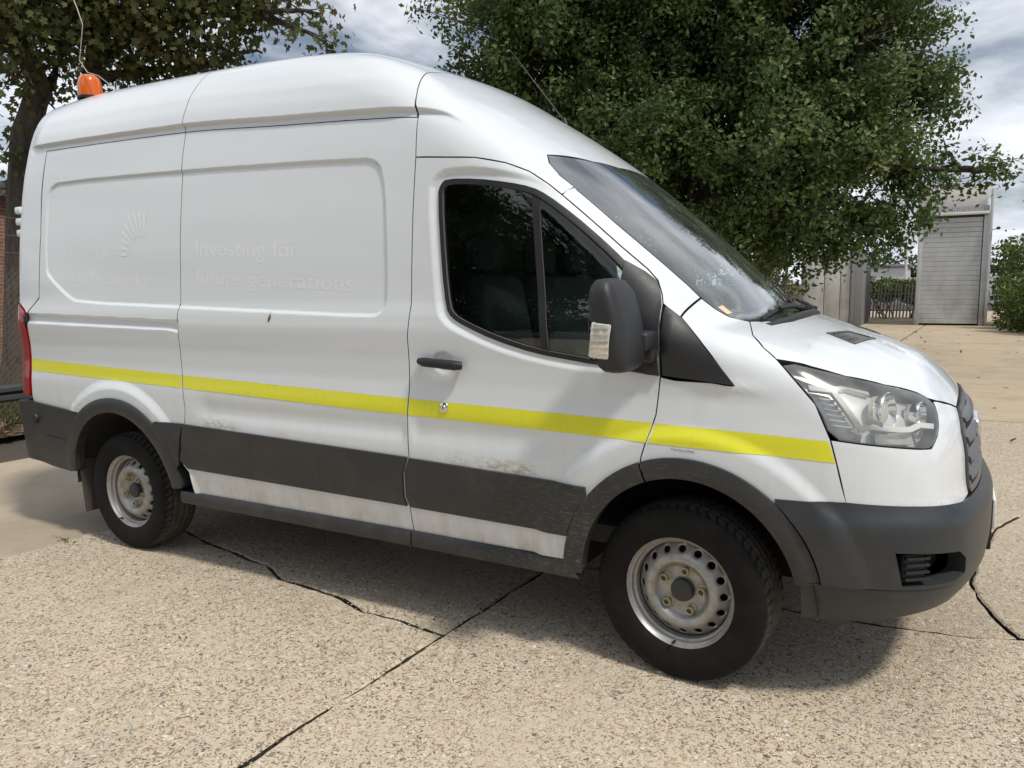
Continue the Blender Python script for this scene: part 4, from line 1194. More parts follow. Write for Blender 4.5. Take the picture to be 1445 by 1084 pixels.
# --- wheel housings, floor, flaps
for (cx, cz), rad in ((WF, .465), (WR, .475)):
    for s in (1, -1):
        V = []; Fc = []
        n = 28
        for i in range(n + 1):
            t = R(-2 + 184 * i / n)
            for y in (-.995, -.93, -.62):
                rr = rad if y < -.9 else rad - .01
                V.append((cx + rr * math.cos(t), y, cz + rr * math.sin(t)))
        for i in range(n):
            for j in range(2):
                a = i * 3 + j; Fc.append((a, a + 1, a + 4, a + 3))
        ib = len(V); V.append((cx, -.62, cz))
        for i in range(n): Fc.append((i * 3 + 2, ib, (i + 1) * 3 + 2))
        emit('wheel_housing', np.array(V) * np.array([1, s, 1]), Fc, M['under'], van)
    b = MB(); b.tube([(cx, -.80, cz), (cx, .80, cz)], .05, 10); b.tube([(cx, -.80, cz), (cx, -.72, cz)], .14, 20); b.tube([(cx, .72, cz), (cx, .80, cz)], .14, 20); b.build('axle', M['under'], van)
b = MB()
b.box((-1.65, 0, .40), (5.0, 1.22, .10), .01)
b.box((-1.64, -.80, .40), (2.2, .34, .06), .01); b.box((-1.64, .80, .40), (2.2, .34, .06), .01)
b.box((.66, 0, .42), (.36, 1.3, .12), .01)
b.build('floor_pan', M['under'], van)
b = MB(); b.box((-.9, .2, .30), (1.4, .16, .12), .03); b.box((-2.6, -.3, .30), (.9, .3, .14), .04); b.tube([(.3, -.35, .30), (-1.5, -.32, .28), (-3.0, -.30, .30)], .03, 8); b.build('driveline', M['under'], van)
for s in (-1, 1):
    b = MB(); b.box((-3.735, s * .865, .40), (.012, .24, .46), .004, Matrix.Rotation(R(-6), 3, 'Y')); b.build('mud_flap', simple_cache('mud_flap_rubber', (.06, .052, .048), .85), van)
# --- cab interior
b = MB(); b.box((-1.30, 0, 1.30), (.03, 1.78, 1.75), .01); b.build('bulkhead', M['interior'], van)
b = MB(); b.box((-.55, 0, .50), (1.5, 1.75, .08), .01); b.build('cab_floor', M['interior'], van)
for y, wd in ((-.46, .50), (.34, .86)):
    b = MB(); b.box((-.78, y, .83), (.52, wd, .18), .05, Matrix.Rotation(R(-6), 3, 'Y'), 3); st = b.build('seat', M['seat'], van)
    b = MB(); b.box((-1.06, y, 1.22), (.16, wd * .96, .68), .06, Matrix.Rotation(R(-12), 3, 'Y'), 3); b.build('backrest', M['seat'], st)
    for hy in ([y] if wd < .6 else [y - .21, y + .21]):
        b = MB(); b.box((-1.15, hy, 1.66), (.10, .26, .18), .04, None, 3); b.tube([(-1.14, hy - .05, 1.5), (-1.15, hy - .05, 1.62)], .007, 6); b.tube([(-1.14, hy + .05, 1.5), (-1.15, hy + .05, 1.62)], .007, 6); b.build('headrest', M['seat'], st)
b = MB(); b.tube([(-1.20, -.80, 1.75), (-1.05, -.80, 1.2), (-.95, -.76, .85)], .012, 6); b.build('seat_belt', simple_cache('belt', (.05, .05, .055), .8), van)
b = MB(); b.box((-.02, 0, 1.17), (.46, 1.72, .30), .07, Matrix.Rotation(R(8), 3, 'Y'), 3); b.box((-.22, 0, 1.0), (.2, 1.70, .3), .05, None, 3); dash = b.build('dashboard', M['dash'], van)
b = MB()
cw = Vector((-.44, -.46, 1.20)); rot = Matrix.Rotation(R(-62), 3, 'Y')
ring = [cw + rot @ Vector((.19 * math.cos(t), .19 * math.sin(t), 0)) for t in np.linspace(0, 2 * math.pi, 33)]
b.tube(ring, .015, 8, False)
for t in (R(90), R(-90), R(180)): b.tube([cw, cw + rot @ Vector((.185 * math.cos(t), .185 * math.sin(t), 0))], .014, 6)
b.tube([cw, cw + rot @ Vector((0, 0, -.25))], .03, 8)
b.build('steering_wheel', M['interior'], dash)
b = MB(); b.box((-.98, 0, 2.03), (.5, 1.45, .03), .01, Matrix.Rotation(R(4), 3, 'Y')); b.build('headlining', simple_cache('headlining_cloth', (.30, .30, .29), .9), van)
b = MB(); b.box((-.53, -.05, 1.80), (.05, .22, .07), .02, None, 3); b.build('rear_view_mirror', M['interior'], van)
# ============================================================ TREES AND BACKGROUND
def leaves(C, size, droop=.2, up=.4, shape='oak', seed=0, hint=None):
    """one folded leaf at every centre C"""
    g = np.random.default_rng(seed); n = len(C)
    if shape == 'oak': T = np.array([(0, 0, -.02), (.55, .30, .06), (1, 0, -.05), (.5, -.30, .06)], float)
    else: T = np.array([(0, 0, 0), (.02, .36, .04), (.30, .24, .0), (.50, .50, -.03), (.60, .20, -.02), (1, 0, -.14), (.60, -.20, -.02), (.50, -.50, -.03), (.30, -.24, .0), (.02, -.36, .04), (.40, 0, -.04)], float)
    tri = np.array([(0, 2, 1), (0, 3, 2)]) if shape == 'oak' else np.array([(i, (i + 1) % 10, 10) for i in range(10)])
    s = size * g.uniform(.65, 1.25, n)
    d = g.normal(size=(n, 3)); d[:, 2] -= droop; d /= np.linalg.norm(d, axis=1, keepdims=True)
    u = g.normal(size=(n, 3)) * .8; u[:, 2] += up
    if hint is not None: u = u * .55 + hint
    b = np.cross(u, d); b /= np.maximum(np.linalg.norm(b, axis=1, keepdims=True), 1e-6)
    w = np.cross(d, b)
    V = C[:, None, :] + s[:, None, None] * (T[None, :, 0, None] * d[:, None, :] + T[None, :, 1, None] * b[:, None, :] + T[None, :, 2, None] * w[:, None, :])
    Fc = (tri[None] + (np.arange(n) * len(T))[:, None, None]).reshape(-1, 3)
    return V.reshape(-1, 3), Fc
def bez(a, b, n, wob, g, lift=0.):
    a = np.array(a, float); b = np.array(b, float); t = np.linspace(0, 1, n)[:, None]
    m = (a + b) / 2 + np.array([0, 0, lift]) + g.normal(0, wob, 3)
    P = (1 - t) ** 2 * a + 2 * t * (1 - t) * m + t * t * b
    P[1:-1] += g.normal(0, wob * .18, (n - 2, 3))
    return P
def tree(name, trunk, limbs, blobs, per_m3, cl_leaf, cl_rad, leaf, leafmat, bark, seed, label, group=None, shape='oak', gapf=.25, maxcl=9000, droop=.2, limb_r=.11, holes=9.):
    g = np.random.default_rng(seed)
    root = empty(name, trunk[0][0]); tag(root, label, 'tree', group)
    base = np.array(trunk[0][0])
    paths = [(np.array([p for p, r in trunk]), np.array([r for p, r in trunk]))] + [(np.array([p for p, r in l]), np.array([r for p, r in l])) for l in limbs]
    nodes = np.concatenate([p for p, r in paths])
    nodes = nodes[nodes[:, 2] > base[2] + 1.2]
    nr = []
    allc = []; allh = []
    tw = []
    for (x, y, z, r) in blobs:
        c = np.array([x, y, z])
        k = np.argmin(np.linalg.norm(nodes - c, axis=1) + np.maximum(0, nodes[:, 2] - c[2]) * .4)
        lb = bez(nodes[k], c, 8, r * .22, g, r * .12)
        paths.append((lb, np.linspace(min(limb_r, .03 + r * .045), .018, 8)))
        n = min(maxcl, max(6, int(per_m3 * 4.19 * r ** 3 * .75)))
        d = g.normal(size=(n, 3)); d /= np.linalg.norm(d, axis=1, keepdims=True)
        rad = r * g.random(n) ** .42
        # lumpy outline
        lump = 1 + .22 * np.sin(d[:, 0] * 5 + x * 3) * np.cos(d[:, 1] * 5 + y) + .15 * np.sin(d[:, 2] * 7 + z * 2)
        q = c + d * (rad * lump)[:, None] * np.array([1, 1, .9])
        hole = np.sin(q[:, 0] * 2.3 + 1.3 * np.sin(q[:, 2] * 1.9)) * np.sin(q[:, 2] * 2.7 + 1.1 * np.sin(q[:, 0] * 1.7 + q[:, 1])) + .35 * np.sin(q[:, 1] * 3.1)
        keep = (g.random(n) > gapf) & (hole > -holes)
        q = q[keep]
        allc.append(q); allh.append((q - c) / r)
        for j in range(0, len(q), 3):
            a = lb[g.integers(3, 8)]
            if np.linalg.norm(q[j] - a) < 2.2: tw.append((bez(a, q[j], 5, .08, g), np.linspace(.016, .004, 5)))
    Cc = np.concatenate(allc)
    V, Fc = tubes_arrays(paths, 9)
    emit('trunk', V - base, Fc, bark, root)
    if tw:
        V, Fc = tubes_arrays(tw, 4); emit('twigs', V - base, Fc, bark, root)['kind'] = 'stuff'
    n = len(Cc) * cl_leaf
    dl = g.normal(0, 1, (n, 3))
    L = np.repeat(Cc, cl_leaf, 0) + dl * cl_rad
    V, Fc = leaves(L, leaf, droop, .5, shape, seed + 5, np.repeat(np.concatenate(allh), cl_leaf, 0) * .8 + dl * .55 + np.array([0, 0, .35]))
    # every twig carries its own tone
    tone = np.clip(np.repeat(np.clip(g.normal(.46, .15, len(Cc)) + .14 * np.sin(Cc[:, 0] * 1.9 + Cc[:, 2] * 1.3) * np.cos(Cc[:, 1] * 1.5), .02, .98), cl_leaf) + g.normal(0, .12, n), 0, 1)
    fast_mesh('crown', V - base, Fc, leafmat, np.repeat(tone, len(V) // len(L)), root, smooth=False)['kind'] = 'stuff'
    return root
M['oak_leaf'] = M_leaf('oak_leaf', [(0, (.042, .068, .022)), (.35, (.074, .118, .035)), (.6, (.110, .165, .048)), (.85, (.16, .205, .066)), (1, (.21, .21, .08))], .42)
M['syc_leaf'] = M_leaf('sycamore_leaf', [(0, (.055, .068, .022)), (.35, (.098, .118, .036)), (.6, (.145, .162, .05)), (.82, (.17, .145, .055)), (1, (.22, .14, .06))], .40)
M['hedge_leaf'] = M_leaf('hedge_leaf', [(0, (.05, .075, .018)), (.5, (.10, .14, .032)), (1, (.18, .21, .055))], .35)
M['far_leaf'] = M_leaf('far_tree_leaf', [(0, (.03, .045, .016)), (.5, (.05, .07, .022)), (1, (.08, .095, .03))], .3)
M['bark'] = M_bark('oak_bark', (.030, .024, .018), (.085, .068, .05))
M['bark2'] = M_bark('sycamore_bark', (.045, .036, .028), (.15, .12, .09))
OAK = [(-6.9, 9.63, 6.52, 1.27), (-5.87, 9.67, 5.98, 1.58), (-7.05, 9.33, 5.76, 0.66), (-5.61, 10.03, 4.75, 1.14), (-5.25, 10.91, 6.2, 1.98), (-4.48, 10.06, 4.25, 1.38), (-4.09, 10.95, 2.75, 1.0), (-3.74, 11.98, 6.23, 2.35), (-2.98, 10.81, 3.96, 1.82), (-2.53, 10.69, 2.4, 1.02), (-2.06, 11.7, 5.64, 2.24), (-1.52, 10.95, 3.71, 1.66), (-1.61, 11.09, 2.25, 0.9), (-0.73, 12.03, 5.89, 1.51), (-0.18, 12.07, 5.09, 1.19), (-0.64, 11.82, 4.12, 1.38), (-0.77, 11.37, 2.72, 1.05), (-0.2, 11.76, 3.34, 1.01), (0.19, 12.04, 4.31, 0.74), (0.5, 11.96, 4.79, 0.56), (0.24, 11.99, 3.33, 0.66), (0.72, 11.98, 3.47, 0.55), (1.16, 12.1, 3.27, 0.44), (1.47, 12.08, 3.36, 0.29), (-0.26, 11.54, 2.34, 0.63), (0.29, 11.55, 2.62, 0.39), (-1.09, 11.28, 1.92, 0.56), (-2.14, 11.01, 1.69, 0.53), (-5.91, 10.08, 7.0, 1.4), (-4.34, 11.13, 7.2, 1.7), (-2.48, 12.21, 7.0, 1.8), (-0.85, 12.2, 6.8, 1.3), (-4.29, 15.07, 6.15, 2.95), (-1.93, 15.21, 5.41, 2.7), (-6.34, 13.95, 5.71, 2.16), (-4.1, 14.55, 3.48, 1.93), (-6.96, 10.85, 5.62, 0.94)]
oak_trunk = [((-4.0, 12.2, -.02), .52), ((-4.02, 12.1, .6), .42), ((-4.07, 12.0, 2.2), .36), ((-4.1, 11.9, 3.3), .34), ((-4.0, 11.9, 4.3), .27), ((-3.7, 12.0, 6.0), .18), ((-3.6, 12.0, 7.4), .07)]
oak_limbs = [
    [((-4.1, 11.9, 3.0), .26), ((-4.2, 11.6, 4.2), .20), ((-4.55, 11.2, 5.4), .15), ((-5.2, 10.8, 6.6), .09)],
    [((-4.08, 11.9, 2.9), .24), ((-3.5, 11.6, 4.3), .18), ((-2.8, 11.4, 5.3), .13), ((-2.0, 11.5, 6.4), .07)],
    [((-4.08, 11.9, 2.6), .22), ((-3.0, 11.4, 3.5), .16), ((-1.9, 11.2, 4.2), .12), ((-.8, 11.7, 4.6), .07), ((.3, 12.0, 4.7), .03)],
    [((-4.1, 11.9, 3.2), .20), ((-5.0, 11.0, 4.4), .13), ((-5.9, 10.4, 5.0), .09), ((-6.9, 9.8, 5.8), .03)],
    [((-2.4, 11.3, 3.7), .12), ((-1.2, 11.5, 3.6), .09), ((0.0, 11.8, 3.5), .06), ((1.2, 12.1, 3.35), .02)],
    [((-3.9, 12.3, 3.0), .22), ((-3.9, 13.4, 4.6), .15), ((-4.2, 14.6, 6.0), .08)],
    [((-3.9, 12.2, 2.8), .2), ((-2.8, 13.6, 4.2), .14), ((-2.0, 15.0, 5.3), .07)]]
tree('oak_tree', oak_trunk, oak_limbs, OAK, 24.0, 42, .125, .108, M['oak_leaf'], M['bark'], 11, 'broad dark green oak tree with low spreading branches behind the van', maxcl=640, gapf=.2, holes=.45, limb_r=.16)
SYC = [(-10.47, 2.66, 5.29, 0.87), (-10.95, 3.4, 5.09, 0.79), (-10.45, 3.56, 5.55, 0.9), (-10.18, 4.29, 5.6, 0.98), (-10.54, 4.61, 5.0, 0.74), (-9.5, 4.78, 5.72, 0.97), (-9.71, 5.1, 5.16, 0.65), (-8.81, 5.26, 5.69, 0.83), (-8.92, 5.63, 5.27, 0.52), (-8.19, 5.68, 5.49, 0.56), (-7.79, 5.81, 5.72, 0.35), (-7.83, 5.94, 5.32, 0.27), (-11.02, 3.26, 4.26, 0.52), (-10.82, 2.72, 4.42, 0.56), (-11.5, 3.05, 3.61, 0.42), (-11.88, 3.11, 3.18, 0.29), (-10.33, 3.34, 6.22, 1.42), (-9.5, 4.35, 6.49, 1.55), (-8.59, 5.41, 6.47, 1.16), (-10.63, 3.0, 5.98, 1.16)]
syc_trunk = [((-11.85, 3.05, -.02), .34), ((-11.80, 3.05, .6), .25), ((-11.72, 3.12, 1.8), .23), ((-11.62, 3.18, 2.9), .22), ((-11.45, 3.22, 3.9), .20), ((-11.2, 3.35, 4.6), .17), ((-11.2, 3.05, 5.3), .13), ((-11.3, 2.9, 6.4), .08)]
syc_limbs = [
    [((-11.45, 3.5, -.02), .26), ((-11.2, 3.75, 1.6), .20), ((-11.0, 3.85, 3.2), .17), ((-10.85, 3.95, 4.7), .155), ((-10.68, 3.97, 5.25), .14), ((-10.45, 4.02, 5.85), .11), ((-10.3, 4.1, 7.0), .07)],
    [((-10.7, 3.97, 5.05), .10), ((-10.3, 4.35, 5.45), .08), ((-9.5, 4.8, 5.7), .055), ((-8.6, 5.4, 5.75), .03)],
    [((-11.2, 3.35, 4.6), .11), ((-10.9, 3.0, 4.95), .10), ((-11.0, 2.5, 5.0), .09), ((-11.2, 1.9, 5.1), .07)],
    [((-11.15, 3.45, 4.55), .11), ((-10.9, 3.6, 5.2), .09), ((-10.7, 3.6, 6.0), .05)],
    [((-10.8, 3.95, 4.8), .08), ((-10.2, 4.6, 4.95), .05), ((-9.4, 5.2, 5.05), .03)]]
tree('sycamore_tree', syc_trunk, syc_limbs, SYC, 44.0, 10, .16, .115, M['syc_leaf'], M['bark2'], 23, 'leaning sycamore with browning leaves rising behind the rear of the van', shape='syc', maxcl=330, gapf=.15, droop=.9, holes=.55)
# trees standing behind the camera: they show in the windows and the paint
def back_tree(x, y, h, r, seed, label):
    g = np.random.default_rng(seed)
    bl = []
    for k in range(22):
        t = g.uniform(0, 1); a = g.uniform(0, 6.28); rr = r * (1 - .35 * t) * g.uniform(.2, .85)
        bl.append((x + rr * math.cos(a), y + rr * math.sin(a), h * (.30 + .62 * t), r * g.uniform(.28, .45)))
    tree('lime_tree', [((x, y, -.02), .3), ((x, y, h * .25), .22), ((x + .1, y, h * .6), .13), ((x, y, h * .9), .05)], [], bl, 5.0, 14, .34, .30, M['oak_leaf'], M['bark'], seed, label, 'trees across the yard', maxcl=160)
back_tree(-3.5, -16, 10.5, 4.2, 51, 'tall lime tree across the yard, reflected in the door window')
back_tree(4.0, -18, 11.5, 4.4, 52, 'taller lime tree across the yard beside the reflected one')
back_tree(-11, -18, 10, 4.4, 53, 'spreading lime tree at the far corner of the yard')
# ---- left: verge, chain-link fence, barrier, brick building
def M_soil():
    t = NT('leafy_soil'); p = t.pos(); f = t.noise(6, 7, .7, p)
    c = t.mix(t.ramp(f, [(.35, 0.), (.65, 1.)]), (.10, .08, .055), (.19, .155, .11))
    c = t.mix(t.ramp(t.noise(1.4, 4, .6, p), [(.5, 0.), (.64, .8)]), c, (.075, .095, .03))
    t.pbr(c, .95, normal=t.bump(t.noise(35, 5, .7, p), .9, .03)); return t.m
n = 60
gx, gy = np.meshgrid(np.linspace(-60, -7.75, 50), np.linspace(-12, 40, 60), indexing='ij')
gz = .02 + .05 * np.sin(gx * 1.3) * np.sin(gy * 1.1) * sstep(-8, -10, gx) + .05 * sstep(-7.8, -9.5, gx)
gx = gx + np.where(gx > -7.8, .10 * np.sin(gy * 2.3) + .06 * np.sin(gy * 7.1), 0)
V = np.stack([gx, gy, gz], -1).reshape(-1, 3); ii, jj = np.meshgrid(np.arange(49), np.arange(59), indexing='ij'); a = (ii * 60 + jj).ravel()
tag(fast_mesh('verge', V, np.stack([a, a + 60, a + 61, a + 1], -1), M_soil()), kind='structure')
def grass(name, xr, yr, n, h, z, mat, label, seed):
    g = np.random.default_rng(seed); X = g.uniform(*xr, n); Y = g.uniform(*yr, n); H = h * g.uniform(.4, 1.2, n); a = g.uniform(0, 6.28, n)
    w = .006 + .004 * g.random(n); lx = g.normal(0, .35, n) * H; ly = g.normal(0, .35, n) * H
    V = np.stack([np.stack([X - w * np.cos(a), Y - w * np.sin(a), np.full(n, z)], -1), np.stack([X + w * np.cos(a), Y + w * np.sin(a), np.full(n, z)], -1), np.stack([X + lx, Y + ly, z + H], -1)], 1).reshape(-1, 3)
    return tag(fast_mesh(name, V, np.arange(3 * n).reshape(-1, 3), mat, np.repeat(g.random(n), 3), smooth=False), label, 'grass', kind='stuff')
M['grass'] = M_leaf('grass_blade', [(0, (.05, .06, .02)), (.5, (.085, .10, .03)), (1, (.17, .15, .07))], .3)
grass('grass', (-11.5, -8.1), (-.5, 6), 16000, .16, .03, M['grass'], 'rough grass growing along the foot of the chain-link fence', 4)
def litter(name, xr, yr, n, z, mat, label, seed, size=.09):
    g = np.random.default_rng(seed); Cc = np.stack([g.uniform(*xr, n), g.uniform(*yr, n), z + g.uniform(.002, .015, n)], -1)
    V, Fc = leaves(Cc, size, 0, 6., 'syc', seed); V[:, 2] = np.maximum(V[:, 2], z + .001)
    return tag(fast_mesh(name, V, Fc, mat, np.repeat(g.random(n), len(V) // n), smooth=False), label, 'leaves', kind='stuff')
M['dead_leaf'] = M_leaf('dead_leaf', [(0, (.07, .04, .022)), (.5, (.16, .09, .045)), (1, (.26, .16, .08))], .15)
litter('fallen_leaves', (-9.6, -7.6), (-1, 4), 1500, .045, M['dead_leaf'], 'brown fallen leaves heaped along the kerb by the fence', 8)
litter('yard_leaves', (-8, 6), (2, 26), 260, .002, M['dead_leaf'], 'scattered dead leaves blown across the concrete yard', 9, .07)
fx = -8.62
fence = empty('chain_link_fence', (fx, 1.5, 0)); tag(fence, 'rusty chain-link fence with barbed wire on top beside the sycamore', 'fence')
wires = []
for s in (1, -1):
    for k in np.arange(-1.9, 5.9, .075):
        y0, z0, y1, z1 = k, .05, k + s * 1.75, 1.8
        wires.append((np.array([(0, y0 - 1.5, z0), (.004 * s, (y0 + y1) / 2 - 1.5, (z0 + z1) / 2), (0, y1 - 1.5, z1)]), np.full(3, .0022)))
V, Fc = tubes_arrays(wires, 3); o = emit('mesh', V, Fc, simple('galvanised_wire', (.16, .14, .12), .6, .4), fence); o['kind'] = 'stuff'
for z in (1.98, 2.18, 2.38):
    b = MB(); b.tube([(0.02 * (z - 1.9), y - 1.5, z + .02 * math.sin(y * 3)) for y in np.linspace(-2.5, 6.5, 16)], .004, 5)
    for y in np.arange(-2.4, 6.4, .12): b.tube([(-.012, y - 1.5, z - .012), (.02, y - 1.495, z + .014)], .002, 3)
    b.build('barbed_wire', simple_cache('rusty_wire', (.13, .11, .10), .7), fence)
for y in (-1.8, 1.9, 4.9):
    b = MB(); b.box((0.05, y - 1.5, 1.15), (.09, .09, 2.5), .01); b.build('post', simple_cache('post_concrete', (.27, .25, .22), .9), fence)
barrier = empty('crash_barrier', (-8.05, 1.5, 0)); tag(barrier, 'dark steel crash barrier rail in front of the chain-link fence', 'barrier')
b = MB()
prof = [(0, .33), (.05, .36), (.05, .40), (.0, .425), (.05, .45), (.05, .49), (0, .52)]
for y in (0,):
    rings = [[b.bm.verts.new((px_, yy, pz)) for px_, pz in prof] for yy in np.linspace(-3.3, 4.5, 12)]
    for r0, r1 in zip(rings[:-1], rings[1:]):
        for k in range(len(prof) - 1): b.bm.faces.new((r0[k], r1[k], r1[k + 1], r0[k + 1]))
b.build('rail', simple_cache('barrier_steel', (.05, .052, .056), .5), barrier)
for y in (-2.6, -.2, 2.4, 4.2):
    b = MB(); b.box((-.06, y, .26), (.08, .10, .54), .006); b.build('post', simple_cache('barrier_steel', (.05, .052, .056), .5), barrier)
def M_brick():
    t = NT('red_brick'); p = t.obj()
    v = t.n('ShaderNodeMapping', {'Vector': p, 'Rotation': (R(90), 0, R(0))}).outputs[0]
    sx = t.n('ShaderNodeSeparateXYZ', {0: p}); cv = t.n('ShaderNodeCombineXYZ', {0: sx.outputs[1], 1: sx.outputs[2]}).outputs[0]
    bk = t.n('ShaderNodeTexBrick', {'Vector': cv, 'Scale': 1.0, 'Color1': (.22, .085, .05, 1), 'Color2': (.30, .13, .075, 1), 'Mortar': (.30, .26, .22, 1), 'Mortar Size': .010, 'Brick Width': .225, 'Row Height': .075})
    c = t.mix(t.ramp(t.noise(9, 5, .6, p), [(.4, 0.), (.7, .6)]), bk.outputs[0], (.15, .07, .045))
    t.pbr(c, .9, normal=t.bump(t.math('SUBTRACT', 1.0, bk.outputs['Fac']), .6, .01)); return t.m
M['brick'] = M_brick()
bld = empty('brick_building', (-17, 8.2, 0)); tag(bld, 'red brick building with dark openings behind the chain-link fence', 'building')
# front wall faces the yard, built round two openings
def wallbox(c, s, name='wall', mat=None):
    b = MB(); b.box(c, s); return b.build(name, mat or M['brick'], bld, smooth=False)
wallbox((0, -3.0, 1.5), (.3, 3.0, 3.0)); wallbox((0, 1.6, 1.5), (.3, 3.2, 3.0)); wallbox((0, -.75, .55), (.3, 1.496, 1.1)); wallbox((0, -.65, 3.35), (.3, 7.7, .69))
wallbox((-3, -4.4, 1.85), (5.7, .3, 3.7)); wallbox((-3, 3.1, 1.85), (5.7, .3, 3.7)); wallbox((-6, -.65, 1.85), (.3, 7.7, 3.7))
wn_ = wallbox((-.08, -.75, 2.05), (.05, 1.5, 1.9), 'window', simple_cache('dark_window', (.015, .016, .018), .15))
for y in (-1.47, -.75, -.03):
    b = MB(); b.box((-.03, y, 2.05), (.05, .06, 1.88)); b.build('frame', simple_cache('old_frame', (.10, .09, .08), .7), wn_)
b = MB(); b.box((-3, -.65, 3.78), (6.8, 8.2, .14), .01); b.box((.35, -.65, 3.62), (.10, 8.2, .16), .01); b.build('roof', simple_cache('flat_roof', (.10, .10, .10), .9), bld)
# ---- right: tall clad building, steel container, palisade fences, hedge
def M_clad(name, base, streak=.5):
    t = NT(name); p = t.obj()
    f = t.noise(3, 6, .65, t.scale(p, (1, 1, .35))); g = t.noise(1.0, 5, .6, t.scale(p, (1.2, 1, .8)))
    sx = t.n('ShaderNodeSeparateXYZ', {0: p})
    c = t.mix(t.ramp(f, [(.35, 0.), (.75, streak)]), base, [v * .62 for v in base])
    alg = t.math('MULTIPLY', t.maprange(sx.outputs[2], 2.4, .2), t.ramp(g, [(.42, 0.), (.64, .75)]))
    c = t.mix(alg, c, (.20, .20, .13))
    t.pbr(c, .6); return t.m
M['clad'] = M_clad('weathered_cladding', (.56, .57, .575))
M['cladwhite'] = M_clad('white_sheet', (.72, .70, .66), .25)
shed = empty('clad_tower_building', (.95, 25.9, 0)); tag(shed, 'narrow grey building of horizontal boards with a white sheeted top', 'building')
rz = Matrix.Rotation(0, 3, 'Z')
b = MB(); b.box((0, 1.95, 1.87), (1.84, 3.6, 3.62), .005); b.build('core', simple_cache('core_sheet', (.13, .13, .13), .8), shed)
nb = 22; bh = 3.48 / nb
for k in range(nb):
    b = MB(); b.box((-.02, .10, .06 + bh * (k + .5)), (1.72, .05, bh - .010), .006, Matrix.Rotation(R(2.2), 3, 'X'), 1)
    b.build('board', M['clad'], shed)
for x in (-.94, .93):
    b = MB(); b.box((x, .09, 1.80), (.13, .13, 3.6), .01); b.build('corner_post', M['clad'], shed)
b = MB(); b.box((-.02, .02, 3.66), (2.04, .18, .09), .01); b.build('gutter', M['cladwhite'], shed)
b = MB()
for k in range(40): b.box((-.99 + k * .0505, .06, 3.80), (.026, .06, .20), .004, None, 1)
b.box((0, .12, 3.80), (2.0, .06, .20)); b.build('ribbed_fascia', M['clad'], shed)
b = MB(); b.box((-.04, 1.95, 4.24), (1.98, 3.7, .66), .015); b.build('white_top', M['cladwhite'], shed)
b = MB(); b.tube([(1.06, .0, 4.4), (1.06, .0, .15)], .045, 10); b.build('downpipe', M['clad'], shed)
b = MB(); b.tube([(1.06, .0, 3.1), (1.22, -.1, 3.12)], .012, 6); b.box((1.26, -.12, 3.14), (.10, .16, .08), .01); b.build('wall_lamp', M['seal'], shed)
b = MB(); b.box((1.02, 1.95, 1.9), (.08, 3.7, 3.7), .01); b.build('side_wall', M['clad'], shed)
cont = empty('steel_container', (-2.6, 25.3, 0)); tag(cont, 'pale grey steel container standing under the oak by the palisade fence', 'container')
for k, x in enumerate((-.62, -.02, .40)):
    w_ = (.66, .50, .30)[k]
    b = MB(); b.box((x, 0, 1.25), (w_, .05, 2.46), .008); b.build('panel', M_clad('container_sheet', (.60, .59, .56), .4) if k == 0 else bpy.data.materials['container_sheet'], cont)
b = MB(); b.box((0, 1.5, 1.26), (1.9, 2.9, 2.5), .02); b.build('body', simple_cache('container_side', (.22, .22, .215), .6), cont)
for x in (-.99, .62):
    b = MB(); b.box((x, -.02, 1.27), (.10, .12, 2.6), .01); b.build('corner_post', simple_cache('container_side', (.22, .22, .215), .6), cont)
def palisade(name, p0, p1, h, n, label, mat):
    p0 = np.array(p0); p1 = np.array(p1); L = np.linalg.norm(p1 - p0); a = math.atan2(p1[1] - p0[1], p1[0] - p0[0])
    f = empty(name, (p0[0], p0[1], 0)); f.rotation_euler = (0, 0, a); tag(f, label, 'fence')
    me = None
    for k in range(n):
        if me is None:
            b = MB(); b.box((0, 0, h / 2), (.062, .022, h), .006, None, 1, (.8, 1)); o = b.build('pale', mat, f); me = o.data
        else: o = link('pale', me, f)
        o.location = (L * (k + .5) / n, 0, .06); o.rotation_euler = (0, R(random.Random(k).uniform(-1.2, 1.2)) + R(3.5 if k % 3 else 1.5), 0)
    for z in (.35, h - .3):
        b = MB(); b.box((L / 2, .03, z), (L, .04, .05)); b.build('rail', mat, f)
gm = simple('weathered_timber', (.21, .195, .175), .85, var=.3)
palisade('palisade_fence', (-2.2, 30.2), (.9, 30.6), 1.30, 26, 'weathered pale palisade fence closing the end of the yard', gm)
palisade('palisade_fence', (-2.05, 25.6), (-2.15, 30.0), 1.45, 22, 'grey palisade fence running back beside the steel container', simple('grey_pale', (.17, .175, .18), .7))
palisade('palisade_fence', (-9.5, 20.6), (-3.5, 21.6), 1.7, 40, 'dark palisade fence below the oak', simple('dark_pale', (.07, .065, .06), .85))
